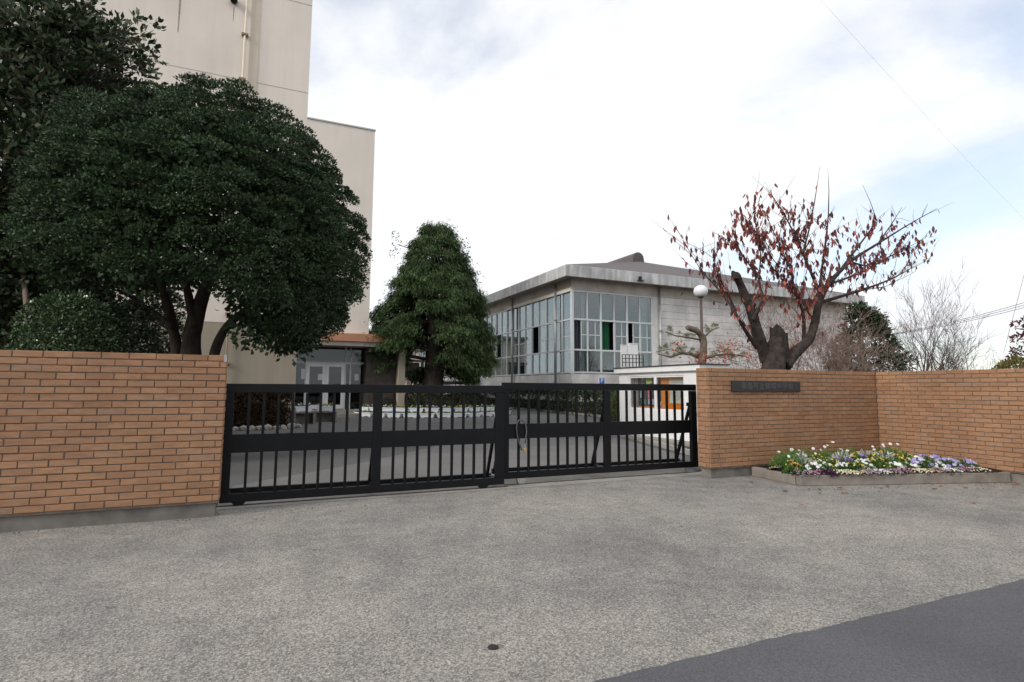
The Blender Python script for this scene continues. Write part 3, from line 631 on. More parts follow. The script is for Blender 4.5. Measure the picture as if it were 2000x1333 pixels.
for i in range(1, 7):
    for r in range(3): MB().box(fx[i]-(.055 if i%2 == 0 else .03), wy-.045, zr[r]+.051, fx[i]+(.055 if i%2 == 0 else .03), wy+.045, zr[r+1]-.051).obj('mullion', M_frame, gy)
openp = {(0,1): (.0,.55), (2,1): (.0,.92), (4,1): (.0,.45)}
for i in range(6):
    for r in range(3):
        a, b_ = fx[i]+.06, fx[i+1]-.06; z0, z1 = zr[r]+.052, zr[r+1]-.052
        if r == 1:
            zm = (z0+z1)/2; s = openp.get((i, r)); 
            if s: a = a+(b_-a)*s[1]
            if b_-a > .12:
                MB().box(a, wy-.02, zm-.025, b_, wy+.03, zm+.025).obj('sash_bar', M_frame, gy)
                MB().box(a, wy-.021, z0, a+.04, wy+.031, z1).obj('sash_stile', M_frame, gy)
                if b_-a > .5 and i in (1,3,5): MB().box(b_-.36, wy-.019, z0, b_-.325, wy+.029, z1).obj('sash_stile', M_frame, gy)
                pane('x', a+.045, b_, z0, zm-.026, wy+.01); pane('x', a+.045, b_, zm+.026, z1, wy+.01)
        else: pane('x', a, b_, z0, z1, wy)
# side face: mullions every ~2.09 m with a slimmer one between
wx = GX+.05; my = [GYY+.30, 30.80]+[30.80+2.12*i for i in range(1,17)]
for z in zr: MB().box(wx-.05, GYY+.115, z-.045, wx+.05, my[-1], z+.045).obj('horizontal_frame', M_frame, gy)
for k, y in enumerate(my[1:]):
    MB().box(wx-.06, y-.065, zr[0]-.08, wx-.051, y+.065, zr[3]+.05).obj('mullion', M_frame, gy)
    for r in range(3): MB().box(wx-.049, y-.06, zr[r]+.046, wx+.045, y+.06, zr[r+1]-.046).obj('mullion', M_frame, gy)
for k in range(len(my)-1):
    a, b_ = my[k]+(.07 if k else -.17), my[k+1]-.07; parts = [(a, b_)] if k == 0 else [(a, (a+b_)/2-.03), ((a+b_)/2+.03, b_)]
    for t, (p0, p1) in enumerate(parts):
        for r in range(3):
            z0, z1 = zr[r]+.047, zr[r+1]-.047
            if t == 0 and k: MB().box(wx-.045, p1+.001, z0, wx+.045, p1+.059, z1).obj('slim_mullion', M_frame, gy)
            if r == 1 and ((k in (2,5,7) and t == 1) or (k == 4 and t == 1)): 
                if k != 4: continue
            if r == 1 and k < 9 and (k+t) % 2 == 0:
                zm = (z0+z1)/2-.1; MB().box(wx-.02, p0, zm-.022, wx+.03, p1, zm+.022).obj('sash_bar', M_frame, gy)
                pane('y', p0, p1, z0, zm-.023, wx+.01); pane('y', p0, p1, zm+.023, z1, wx+.01)
            else: pane('y', p0, p1, z0, z1, wx)
# interior, curtains
MB().box(GX+.35, GYY+.35, 1.2, GX1-.5, GY1-.5, 1.25).obj('gym_floor', M_floor, gy)
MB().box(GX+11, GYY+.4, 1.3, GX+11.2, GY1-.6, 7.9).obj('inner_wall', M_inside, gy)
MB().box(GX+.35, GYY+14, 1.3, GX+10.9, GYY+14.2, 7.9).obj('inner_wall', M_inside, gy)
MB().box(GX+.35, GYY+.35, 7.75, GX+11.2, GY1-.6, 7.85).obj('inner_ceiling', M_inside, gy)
def curtain(x0, x1, y, z0, z1, m, amp=.05, axis='x'):
    n = int((x1-x0)/.03)+2; vs = []; fs = []
    for i in range(n):
        t = x0+(x1-x0)*i/(n-1); d = amp*math.sin(t*2*PI/.22)+.02*math.sin(t*17)
        for z in (z0, z1): vs.append((t, y+d, z) if axis == 'x' else (y+d, t, z))
    fs = [(2*i, 2*i+2, 2*i+3, 2*i+1) for i in range(n-1)]
    b = MB(); b.add(vs, fs); return b.obj('curtain', m, gy, smooth=True)
M_navy = mat('navy_curtain', (.06,.062,.085), .85, .15, 3); M_green = mat('green_gym_curtain', (.012,.11,.05), .8, .15, 3); M_pale = mat('pale_curtain', (.42,.46,.42), .85, .1, 3)
curtain(17.30, 18.0, GYY+.42, 1.3, 7.7, M_navy); curtain(18.0, 18.3, GYY+.46, 1.3, 7.7, M_pale)
curtain(19.25, 20.1, GYY+.42, 1.3, 7.7, M_green); curtain(22.4, 23.0, GYY+.44, 1.3, 7.7, M_pale)
curtain(GYY+.5, GYY+1.3, GX+.45, 1.3, 7.7, M_navy, axis='y')
for k in range(2, 13, 1): 
    if k % 3: curtain(my[k]+.9, my[k]+1.9, GX+.46, 1.3, 7.7, M_pale, axis='y')
# downpipes
for y in (31.35, 37.95, 46.2, 55.0):
    d = MB(); d.tube([(GX-.16, y, 0), (GX-.16, y, 7.95)], .075, 10); o = d.obj('downpipe', M_galv, gy, smooth=True)
    for z in (1.6, 3.6, 5.6): MB().box(GX-.25, y-.09, z, GX-.07, y+.09, z+.06).obj('pipe_clamp', M_clamp, o)
d = MB(); d.tube([(FX1+.52, GYY-.13, 0), (FX1+.52, GYY-.13, 7.95)], .07, 10); d.obj('downpipe', M_galv, gy, smooth=True)
lp = atY(1252, 545, GYY-ov-.15)
b = MB(); b.box(lp.x-.07, lp.y+.02, lp.z-.1, lp.x+.07, GYY-ov-.001, lp.z+.16); b.box(lp.x-.22, lp.y-.02, lp.z-.13, lp.x+.22, lp.y+.1, lp.z-.08); b.obj('outside_lamp', M_black, gy)
# parking sign on a post in front of the gym
ps = empty('parking_sign', (17.9, 27.6, 0), 'small blue and white square parking sign on a thin post before the gymnasium', 'sign')
sp = atY(1175, 744, 27.6)
MB().tube([(sp.x, 27.62, 0), (sp.x, 27.62, sp.z+.1)], .03, 8).obj('post', M_galv, ps)
MB().box(sp.x-.21, 27.57, sp.z-.21, sp.x+.21, 27.59, sp.z+.21).obj('plate', M_white, ps)
M_blue = mat('sign_blue', (.06,.15,.45), .4, .05)
MB().box(sp.x-.17, 27.562, sp.z-.17, sp.x+.17, 27.569, sp.z+.17).obj('blue_field', M_blue, ps)
text('letter', 'P', .36, (sp.x, 27.558, sp.z), (PI/2,0,0), M_white, ps)
# black railing and white screens on the stair landing beside the gym
la = empty('stair_railing', (22.5, 27, 0), 'black steel railing on a landing in front of the gymnasium windows', 'railing')
pa, pb2 = atY(1215, 690, 26.5), atY(1256, 690, 26.5); zb, zt2 = atY(1240, 716, 26.5).z, atY(1240, 694, 26.5).z
MB().box(pa.x+1.3, 26.5, 0, pb2.x+2.5, 28.2, zb-.05).obj('landing', M_gwall, la)
for z in (zt2, (zt2*.66+zb*.34), (zt2*.33+zb*.67)): MB().bar((pa.x,26.5,z),(pb2.x,26.5,z+.02), .035,.035).obj('rail', M_black, la)
for i in range(7):
    x = pa.x+(pb2.x-pa.x)*i/6; MB().box(x-.018, 26.483, zb-.05, x+.018, 26.517, zt2+.01).obj('post', M_black, la)
for nme, (x0p, x1p, y0p) in (('narrow', (1213,1224,675)), ('wide', (1228,1246,672))):
    a, b_ = atY(x0p, y0p, 27.0), atY(x1p, y0p, 27.0)
    o = MB(); o.box(a.x, 27.0, zb-.05, b_.x, 27.06, a.z); o.box(a.x-.02, 26.98, a.z, b_.x+.02, 27.08, a.z+.04)
    o.obj('white_screen', M_white, label=nme+' white board standing behind the black landing railing', cat='board')
# ================================================================ NOTICE BOARD KIOSK
KX, KY0, KY1 = 10.1, 11.15, 14.60
ki = empty('notice_board', (KX+.3, 12.9, 0), 'white glazed notice board cabinet with a flat roof behind the right gate leaf', 'notice board')
kz0, kz1, kt = .80, 1.74, 1.84
MB().box(KX, KY0, .06, KX+.7, KY1, kz0).obj('base_wall', M_white, ki, bevel=.006)
MB().box(KX-.10, KY0-.12, kt, KX+.85, KY1+.10, 1.985).obj('roof_slab', M_white, ki, bevel=.006)
MB().box(KX-.13, KY0-.15, 1.986, KX+.88, KY1+.13, 2.012).obj('roof_cap', mat('dark_roof_felt', (.05,.055,.055), .8), ki)
MB().box(KX+.002, KY0+.002, kz0, KX+.7, KY0+.56, kt).obj('end_pier', M_white, ki)
MB().box(KX+.002, KY1-.48, kz0, KX+.7, KY1-.002, kt).obj('end_pier', M_white, ki)
MB().box(KX+.003, KY0+.562, kz1, KX+.7, KY1-.482, kt).obj('head_board', M_white, ki)
ya, yb = KY0+.56, KY1-.48
MB().box(KX+.22, ya, kz0, KX+.7, yb, kz1).obj('back_panel', M_white, ki)
ym = (ya+yb)/2
for a, c in ((ya+.005, ym), (ym+.002, yb-.005)):
    fr = MB(); fr.box(KX+.02, a, kz0+.002, KX+.05, a+.05, kz1-.002); fr.box(KX+.02, c-.05, kz0+.002, KX+.05, c, kz1-.002)
    fr.box(KX+.021, a+.05, kz0+.002, KX+.049, c-.05, kz0+.045); fr.box(KX+.021, a+.05, kz1-.045, KX+.049, c-.05, kz1-.002)
    o = fr.obj('sliding_frame', M_white, ki); MB().box(KX+.033, a+.051, kz0+.046, KX+.037, c-.051, kz1-.046).obj('pane', glassmat('board_glass', (.96,.97,.97), .04, .02, .4), o)
def card(y0, y1, z0, z1, col, d=.0, name='poster', tilt=0):
    m = mat('print_%d' % len(bpy.data.materials), col, .6, .04, 8); yc, zc = (y0+y1)/2, (z0+z1)/2; co, si = math.cos(tilt), math.sin(tilt); vs = []
    for x in (KX+.20-d, KX+.205-d):
        for y, z in ((y0,z0),(y1,z0),(y1,z1),(y0,z1)): vs.append((x, yc+(y-yc)*co-(z-zc)*si, zc+(y-yc)*si+(z-zc)*co))
    b = MB(); b.add(vs, [(0,3,2,1),(4,5,6,7),(0,1,5,4),(1,2,6,5),(2,3,7,6),(3,0,4,7)]); return b.obj(name, m, ki)
OR = (.80,.26,.03)
card(ya+.02, ym+.05, kz0+.02, kz1-.02, OR, 0, 'orange_backing'); card(ya+.07, ya+.82, kz0+.20, kz1-.10, (.74,.72,.66), .008, 'white_sheet')
card(ya+.12, ya+.75, kz1-.20, kz1-.12, (.55,.55,.5), .016)
card(ym+.06, yb-.02, kz0+.02, kz1-.02, OR, 0, 'orange_backing'); card(ym-.02, yb-.20, kz0+.09, kz1-.03, (.020,.025,.05), .008, 'navy_sheet')
card(yb-.19, yb-.02, kz0+.03, kz1-.03, (.30,.29,.28), .008, 'grey_sheet')
for (y, z, w, h, c, t) in ((yb-.72,1.60,.26,.17,(.50,.66,.14),-.3),(yb-.40,1.52,.07,.07,(.6,.05,.3),0),(yb-.38,1.22,.14,.20,(.60,.62,.78),.1),(yb-.45,1.02,.20,.14,(.05,.40,.25),0),(yb-.75,1.25,.18,.28,(.75,.20,.36),.1),(yb-.80,1.02,.26,.16,(.60,.50,.78),0),(yb-1.12,1.15,.17,.36,(.05,.30,.20),.05),(yb-1.08,1.62,.10,.14,(.55,.56,.70),.3),(yb-1.16,.98,.17,.14,(.78,.55,.42),.4),(yb-.42,1.66,.06,.06,(.2,.5,.2),0)):
    card(y-w/2, y+w/2, z-h/2, z+h/2, c, .018, 'coloured_card', t)
card(ya+.36, ya+.68, 1.08, 1.36, (.62,.61,.57), .016); card(ya+.10, ya+.30, 1.10, 1.34, (.66,.62,.50), .016)
MB().box(KX-.35, KY0-.6, -.02, KX-.001, KY1+.2, .058).obj('gravel_edge', M_conc, ki)
# kerbs round the planted strip
kb = [MB() for _ in kerbline[:-1]]
for i, (a, c) in enumerate(zip(kerbline[1:-1], kerbline[2:])):
    kerb(c, a, .14, .10).obj('kerb', M_conc, kind='structure')
# ================================================================ VEGETATION
def sph(n):
    i = np.arange(n)+.5; ph = np.arccos(1-2*i/n); th = PI*(1+5**.5)*i; return np.stack([np.cos(th)*np.sin(ph), np.sin(th)*np.sin(ph), np.cos(ph)], 1)
def clumps_to_leaves(C, Rn, per, out=None, flat=.75, upb=.35, hollow=.55):
    """leaves on/in small ellipsoid clumps; returns points and directions"""
    n = len(C); d = unit(RNG.normal(size=(n*per,3))); k = np.repeat(np.arange(n), per)
    if out is not None: d = unit(d+out[k]*.6+np.array([0,0,upb]))
    rr = (hollow+(1-hollow)*RNG.uniform(0,1,(n*per,1)))
    P = C[k]+d*rr*np.repeat(Rn, per)[:,None]*np.array([1,1,flat]); D = unit(d+RNG.normal(0,.55,(n*per,3))); return P, D
def walk(a, d, L, n, wob, up=0.0):
    pts = [Vector(a)]; d = Vector(d).normalized()
    for i in range(n):
        d = (d+Vector((random.gauss(0,wob), random.gauss(0,wob), random.gauss(0,wob)+up))).normalized(); pts.append(pts[-1]+d*L/n)
    return pts
def branch_tree(b, tips, a, d, L, r, depth, maxd, wob=.12, up=.05, nb=(2,4), spread=.7, shrink=.68, sides=5, rmin=.004):
    pts = walk(a, d, L, 5, wob, up); rs = [r*(1-.55*i/5) for i in range(6)]
    b.tube(pts, rs, max(3, sides-depth), cap=False)
    if depth >= maxd: tips.append((pts[-1], (pts[-1]-pts[-2]).normalized())); return
    for i in range(random.randint(*nb)):
        t = random.choice([2,3,4,5,5]); dd = (pts[t]-pts[t-1]).normalized(); q = Vector((random.gauss(0,1), random.gauss(0,1), random.gauss(0,1)))
        q = (q-dd*q.dot(dd)).normalized(); nd = (dd+q*random.uniform(spread*.5, spread*1.2)).normalized()
        branch_tree(b, tips, pts[t], nd, L*shrink*random.uniform(.75,1.15), max(rs[t]*.66, rmin), depth+1, maxd, wob, up, nb, spread, shrink, sides, rmin)
# ---------------------------------------------------------------- big dome tree
DD = 12.0; dc = atD(400, 505, DD); droot = Vector((dc.x, dc.y, 0))
dome = empty('dome_tree', droot, 'huge dark green dome shaped clipped evergreen behind the left wall', 'tree')
A, H_ = 297/1120*DD, 326/1120*DD
M_dome = leafmat('dome_leaf', [(0,(.026,.046,.023,1)),(.5,(.042,.076,.034,1)),(.85,(.066,.110,.047,1)),(1,(.11,.165,.066,1))], .55, .25, trans=.1, patch=.35, pscale=1.6)
def dome_pts(n, f0, f1):
    d = sph(n); d = unit(d+RNG.normal(0,.05,d.shape)); f = RNG.uniform(f0, f1, (n,1)); bumpf = 1+.07*np.sin(d[:,[0]]*7+d[:,[2]]*5)*np.cos(d[:,[1]]*6)
    return d, d*f*bumpf*np.array([A, A, H_])
d1, p1 = dome_pts(1080, .885, .975); d2, p2 = dome_pts(700, .60, .82)
def dkeep(d, p, lo):
    rx = p @ np.array(R0); fz = p @ np.array(F0); z = p[:,2]+dc.z
    zmin = 2.35-.42*np.clip((rx-.2)/1.5, 0, 1)*1.0+.85*np.clip((-rx-.3)/1.2,0,1)+lo
    hole = (rx > -1.15) & (rx < .75) & (z < 3.55+.25*np.sin(rx*4)) & (fz < .8*A)
    q = p+np.array(dc)-np.array(CAM); dep = q @ np.array(Fv); px = CX+FPX*(q @ np.array(Rv))/dep; py = CY-FPX*(q @ np.array(Uv))/dep
    under = np.interp(px, [60,130,200,290,330,440,462,490,560,620,700,740], [530,545,560,572,566,572,625,668,688,668,615,560])
    return (z > 1.9) & (py+.25*FPX/dep < under+8)
k1, k2 = dkeep(d1, p1, 0), dkeep(d2, p2, .15); d1, p1, d2, p2 = d1[k1], p1[k1], d2[k2], p2[k2]
ctr = np.array(dc)
P1, D1 = clumps_to_leaves(p1+ctr, RNG.uniform(.22,.42,len(p1)), 230, d1, .60, .7, .70)
P2, D2 = clumps_to_leaves(p2+ctr, RNG.uniform(.4,.6,len(p2)), 85, d2, .8, .2)
link('crown', leafmesh('crown', np.concatenate([P1,P2]), np.concatenate([D1,D2]), np.concatenate([np.full(len(P1),.058), np.full(len(P2),.12)]), np.concatenate([np.full(len(P1),.0165), np.full(len(P2),.044)]), M_dome), dome)
b = MB()
for pl_ in ([(372,740,.22),(372,690,.19),(378,640,.17),(392,590,.14),(420,520,.10),(470,430,.06),(520,330,.03)], [(350,740,.13),(347,690,.115),(338,640,.10),(326,590,.09),(310,540,.08),(290,470,.06),(240,380,.03)],
            [(420,745,.12),(418,700,.10),(430,660,.09),(450,630,.08),(500,590,.06),(560,540,.04)], [(378,640,.09),(368,580,.08),(350,500,.06),(340,400,.04),(335,280,.02)], [(338,640,.06),(300,610,.05),(240,570,.03)]):
    off = random.uniform(-.5,.5); b.rough([atD(x,y,DD+off*.4) for x,y,r in pl_], [r for x,y,r in pl_], 10, .08, .12)
p0 = droot; b.tube([(p0.x,p0.y,-.05),(p0.x-.05,p0.y,.7),(p0.x-.1,p0.y,1.6)], [.34,.28,.24], 10)
b.obj('trunk', M_bark, dome, smooth=True)
# ---------------------------------------------------------------- tall magnolia at left edge
M_mag = leafmat('magnolia_leaf', [(0,(.018,.030,.014,1)),(.5,(.032,.054,.023,1)),(.8,(.052,.075,.032,1)),(.93,(.075,.058,.030,1)),(1,(.09,.12,.06,1))], .45, .3, trans=.08)
DM = 14.0; mg = atD(40, 420, DM); mroot = Vector((mg.x, mg.y, 0))
mag = empty('magnolia_tree', mroot, 'tall broadleaf evergreen with large glossy leaves at the upper left edge', 'tree')
n = 1100; d = sph(n); f = RNG.uniform(.45,1.0,(n,1)); p = d*f*np.array([2.75,2.75,6.2]); p += RNG.normal(0,.15,p.shape)
p[:,2] += 6.6; keep = p[:,2] > 1.6; p = p[keep]; d = d[keep]; p[:,:2] *= (1-.25*np.clip((p[:,[2]]-9)/4,0,1))
p += np.array([mroot.x, mroot.y, 0])
ext = np.array([list(atD(x,y,DM-1)) for x,y in ((270,70),(290,95),(300,60),(275,115),(295,120),(255,95),(245,130),(285,140),(262,45),(235,60))]); dext = np.tile(np.array([list(R0+Vector((0,0,.4)))]),(len(ext),1))
P_, D_ = clumps_to_leaves(p, RNG.uniform(.35,.6,len(p)), 64, d, .9, .5, .3); Pe, De = clumps_to_leaves(ext, np.full(len(ext),.24), 16, dext, 1.1, .8, .3)
link('crown', leafmesh('crown', np.concatenate([P_,Pe]), np.concatenate([D_,De]), .175, .042, M_mag), mag)
b = MB(); b.tube([(mroot.x,mroot.y,-.05),(mroot.x+.1,mroot.y,2.5),(mroot.x,mroot.y,6),(mroot.x,mroot.y,11)], [.26,.22,.16,.05], 9)
eb = MB()
for q in ext: eb.rough([(mroot.x+random.uniform(-.3,.6), mroot.y, q[2]-random.uniform(1.0,3.0)), tuple((np.array(mroot)+np.array([0,0,q[2]-random.uniform(.3,1.4)]))*.35+q*.65), tuple(q)], [.03,.016,.007], 5, .1, .2)
eb.obj('branches', M_bark, mag)
tt = atD(33, 690, 10.5); b.tube([(tt.x,tt.y,-.05),(tt.x+.02,tt.y,1.9),(tt.x+.12,tt.y,2.6),(mroot.x+.3,mroot.y-.5,4.2)], [.07,.06,.055,.05], 7)
b.obj('trunk', M_barkg, mag, smooth=True)
# ---------------------------------------------------------------- shrubs behind left wall
def shrub(name, label, px0, px1, ytop, D, m, n, per, L, Wd, ground=0, group=None, cat='shrub', depth=1.0, crad=(.12,.2)):
    a, c = atD(px0, 700, D), atD(px1, 700, D); top = atD((px0+px1)/2, ytop, D).z; ctr = (a+c)/2; w = (c-a).length/2
    o = empty(name, (ctr.x, ctr.y, ground), label, cat, group)
    d = sph(n); q = d.copy(); q[:,2] = np.sign(q[:,2])*np.abs(q[:,2])**.7; pos = q*RNG.uniform(.78,1.0,(n,1))
    e1, e2 = np.array(R0), np.array(F0); h = top-ground
    X = np.array([ctr.x, ctr.y, ground+h*.5])+pos[:,[0]]*e1*w+pos[:,[1]]*e2*w*depth+pos[:,[2]]*np.array([0,0,h*.5])
    P, D_ = clumps_to_leaves(X, RNG.uniform(*crad,n), per, d, .9, .3); P[:,2] = np.maximum(P[:,2], ground+.02)
    link('foliage', leafmesh('foliage', P, D_, L, Wd, m), o)
    b = MB(); b.tube([(ctr.x,ctr.y,ground-.05),(ctr.x+.03,ctr.y,ground+h*.35),(ctr.x,ctr.y,ground+h*.8)], [.05,.04,.02], 6); b.obj('stem', M_bark, o)
    return o
M_cam = leafmat('camellia_leaf', [(0,(.022,.040,.016,1)),(.5,(.045,.085,.030,1)),(.85,(.075,.125,.045,1)),(1,(.20,.25,.17,1))], .25, .55, trans=.08)
M_dk = leafmat('dark_shrub_leaf', [(0,(.014,.022,.012,1)),(.6,(.024,.040,.018,1)),(1,(.045,.07,.03,1))], .4, .4, trans=.08)
shrub('camellia_shrub', 'glossy green camellia shrub with pale flecks directly above the left wall', 52, 215, 572, 9.6, M_cam, 330, 70, .055, .016)
shrub('dark_shrub', 'dark shrub between the camellia and the dome tree trunk', 185, 300, 590, 10.2, M_dk, 200, 70, .06, .017)
for i, (a, c, yt, D, lab) in enumerate(((-160,150,420,17,'dark evergreen mass added low behind the magnolia to darken the left edge'), (60,330,500,19,'dark evergreen shrub added to deepen the shade behind the dome tree'))):
    shrub('added_shade_shrub', lab, a, c, yt, D, M_dk, 300, 60, .14, .04, crad=(.3,.5))  # shrubs added to fill the dark area and darken the wall behind
# ---------------------------------------------------------------- cedar on its round bed
cb = Vector((8.55, 29.3, 0)); ced = empty('cedar_tree', cb, 'cone shaped weeping cedar in the round bed before the gymnasium', 'tree')
M_ced = leafmat('cedar_needles', [(0,(.038,.070,.027,1)),(.5,(.070,.120,.042,1)),(.9,(.105,.165,.056,1)),(1,(.15,.20,.07,1))], .55, .25, trans=.15, patch=.45, pscale=1.1)
CD = (cb-CAM).dot(F0); mpp = CD/1120.
prof = [(428,.1),(445,.95),(480,1.6),(520,2.15),(560,2.65),(600,3.05),(640,3.3),(670,3.4),(695,3.0),(715,2.4)]
tb = MB(); zc = lambda py: EYE+(760-py)*mpp
tb.tube([(cb.x,cb.y,-.05),(cb.x,cb.y,.6),(cb.x+.05,cb.y,2.2),(cb.x,cb.y,5),(cb.x-.1,cb.y,10)], [.72,.60,.50,.32,.08], 10)
PP, DDv, LL_ = [], [], []
for t in range(430):
    z = zc(717)+ (zc(430)-zc(717))*(random.random()**1.2); z = round(z/.62)*.62+random.gauss(0,.09); py = 760-(z-EYE)/mpp
    R_ = np.interp(py, [q[0] for q in prof], [q[1] for q in prof])*random.uniform(.80,1.05); a = random.uniform(0,2*PI)
    tocam = -(math.cos(a)*F0.x+math.sin(a)*F0.y)
    if py > 655 and random.random() < .45: continue
    if py > 640 and tocam > .5: continue
    r0 = .25 if random.random() < .6 else R_*.5
    zs = z-.1*R_; dirv = Vector((math.cos(a), math.sin(a), 0)); tipz = z-.22*R_
    if random.random() < .5: tb.tube([(cb.x,cb.y,zs),tuple(cb+dirv*R_*.6+Vector((0,0,z))),tuple(cb+dirv*R_*.95+Vector((0,0,tipz)))], [.07,.045,.015], 5, cap=False)
    k = int(60+190*R_/3); u = RNG.uniform(.35,1.0,k)**.7; w = .55*(1-.45*u)
    px_ = cb.x+dirv.x*R_*u+RNG.normal(0,1,k)*w*-dirv.y*.55; py_ = cb.y+dirv.y*R_*u+RNG.normal(0,1,k)*w*dirv.x*.55
    pz_ = z-.28*R_*u**2+RNG.normal(0,.10,k)
    PP.append(np.stack([px_,py_,pz_],1)); dd = np.stack([np.full(k,dirv.x*.55), np.full(k,dirv.y*.55), np.full(k,-.75)],1)+RNG.normal(0,.35,(k,3)); DDv.append(dd); LL_.append(np.full(k,.30))
PP, DDv = np.concatenate(PP), np.concatenate(DDv)
k = len(PP); PP = np.concatenate([PP, PP+RNG.normal(0,.12,PP.shape)]); DDv = np.concatenate([DDv, DDv+RNG.normal(0,.3,DDv.shape)])
link('crown', leafmesh('crown', PP, DDv, .21, .019, M_ced, .1), ced)
for (px, py, s) in ((905,490,1),(775,478,-1),(905,505,1)):
    q = atD(px, py, CD); tb.tube([(cb.x, cb.y, q.z-1.3), tuple(q*.6+Vector((cb.x,cb.y,q.z-.6))*.4), tuple(q)], [.05,.03,.012], 5)
    P_, D_ = clumps_to_leaves(np.array([list(q), list(q+Vector((.1*s,0,.5))), list(q+Vector((.15*s,0,-.5)))]), np.array([.3,.25,.3]), 26); link('foliage', leafmesh('foliage', P_, D_, .13, .03, M_ced), ced)
for (px, py, do, wd) in ((748,648,-1.5,26),(762,672,-1.8,26),(785,660,-2,24),(738,615,-1,22),(795,640,-2.2,24),(880,690,-1.5,28),(905,702,-1.2,28),(935,684,-.6,26),(950,655,-.2,22),(905,665,-1.8,28),(880,650,-2.2,26),(925,710,-.8,22)):
    q = atD(px, py, CD+do); k = 700; s_ = wd*mpp
    off = RNG.normal(0,1,(k,3))*np.array([s_*.55, s_*.55, .13]); off[:,2] -= .35*(off[:,0]**2+off[:,1]**2)
    dv = np.array([[q.x-cb.x, q.y-cb.y, 0]]); dv = dv/np.linalg.norm(dv)
    link('bough', leafmesh('bough', np.array(q)+off, dv*.5+np.array([[0,0,-.75]])+RNG.normal(0,.35,(k,3)), .20, .019, M_ced, .1), ced)['kind'] = 'stuff'
    tb.tube([(cb.x,cb.y,q.z-.3), tuple(q*.55+Vector((cb.x,cb.y,q.z+.1))*.45), tuple(q)], [.09,.055,.015], 6, cap=False)
tb.obj('trunk', M_bark, ced, smooth=True)
# ring of white planters in two rows round the bed, clipped azaleas inside
M_azal = leafmat('azalea_leaf', [(0,(.020,.028,.014,1)),(.6,(.038,.048,.022,1)),(1,(.07,.065,.03,1))], .6, .25, trans=.08)
M_brown = leafmat('brown_hedge_leaf', [(0,(.030,.020,.013,1)),(.6,(.055,.036,.022,1)),(1,(.085,.06,.034,1))], .7, .2, trans=.08)
for i, (x, y, w, h) in enumerate(((6.6,29.9,1.2,1.0),(8.2,28.5,1.3,1.05),(10.0,29.2,1.3,1.0),(11.2,30.9,1.2,1.1),(8.6,31.8,1.5,1.1))):
    n = 170; d = sph(n); d[:,2] = np.abs(d[:,2]); X = np.array([x,y,.05])+d*np.array([w,w*.8,h])*RNG.uniform(.85,1,(n,1)); P_, D_ = clumps_to_leaves(X, np.full(n,.2), 34, d)
    P_[:,2] = np.maximum(P_[:,2], .03); o = empty('round_azalea', (x,y,0), ['round azalea at the left of the cedar bed','round azalea in front of the cedar trunk','round azalea right of the cedar trunk','round azalea at the right end of the cedar bed','round azalea behind the cedar trunk'][i], 'shrub', 'clipped azaleas round the cedar')
    link('foliage', leafmesh('foliage', P_, D_, .07, .02, M_azal), o)
M_planter = mat('white_planter', (.70,.72,.76), .5, .05)
def planter_mesh():
    b = MB(); L, w, h = .66, .23, .20
    b.add([(-L/2+.03,-w/2+.02,.03),(L/2-.03,-w/2+.02,.03),(L/2-.03,w/2-.02,.03),(-L/2+.03,w/2-.02,.03),(-L/2,-w/2,h),(L/2,-w/2,h),(L/2,w/2,h),(-L/2,w/2,h)], [(0,3,2,1),(0,1,5,4),(1,2,6,5),(2,3,7,6),(3,0,4,7)])
    b.box(-L/2-.015,-w/2-.015,h-.025,L/2+.015,-w/2+.012,h+.01); b.box(-L/2-.015,w/2-.012,h-.025,L/2+.015,w/2+.015,h+.01); b.box(-L/2-.015,-w/2+.013,h-.025,-L/2+.012,w/2-.013,h+.009); b.box(L/2-.012,-w/2+.013,h-.025,L/2+.015,w/2-.013,h+.009)
    for x in (-L*.32, L*.32): b.box(x-.06,-w/2+.03,0,x+.06,w/2-.03,.031)
    return b.mesh('planter_box', M_planter)
pm = planter_mesh(); sm = MB().box(-.30,-.09,.14,.30,.09,.175).mesh('soil', M_soil)
def planter_plants(kind):
    n = 120; P = np.stack([RNG.uniform(-.3,.3,n), RNG.uniform(-.09,.09,n), RNG.uniform(.17,.27,n)],1); D = RNG.normal(0,.5,(n,3))+np.array([0,0,.8]); return leafmesh('flowers_foliage', P, D, .06, .016, ML['green'])
def planter_bl(pt):
    b = MB()
    for i in range(14): blossom(b, (random.uniform(-.28,.28), random.uniform(-.1,.05), random.uniform(.24,.34)), .026, (0,-.6,.8))
    return b.mesh('blossoms', MP[pt])
pp_l = [planter_plants(0) for _ in range(3)]; pp_b = {k: planter_bl(k) for k in ('white','yellow','cream','lavender')}
def planter(x, y, z, rz, k, label, group):
    o = empty('flower_planter', (x,y,z), label, 'planter', group); o.rotation_euler = (0,0,rz)
    for nme, me in (('box', pm), ('soil', sm), ('foliage', pp_l[k % 3]), ('blossoms', pp_b[list(pp_b)[k % 4]])):
        c = bpy.data.objects.new(nme, me); COL.objects.link(c); c.parent = o
    return o
cc = Vector((8.7,30.4)); RR = 4.35
M_shelf = mat('planter_shelf', (.20,.19,.18), .8, .1)
nrow = 13
for i in range(nrow):
    a = math.radians(-158+ i*10.2); planter(cc.x+RR*math.cos(a), cc.y+RR*math.sin(a), 0, a+PI/2, i, 'white flower planter in the lower row curving round the cedar bed', 'lower row of white planters round the cedar')
    if i < nrow: 
        R2 = RR-.34; a2 = a+.05; planter(cc.x+R2*math.cos(a2), cc.y+R2*math.sin(a2), .24, a2+PI/2, i+2, 'white flower planter in the raised upper row round the cedar bed', 'upper row of white planters round the cedar')
ring = MB(); segs = 26
vs = []; 
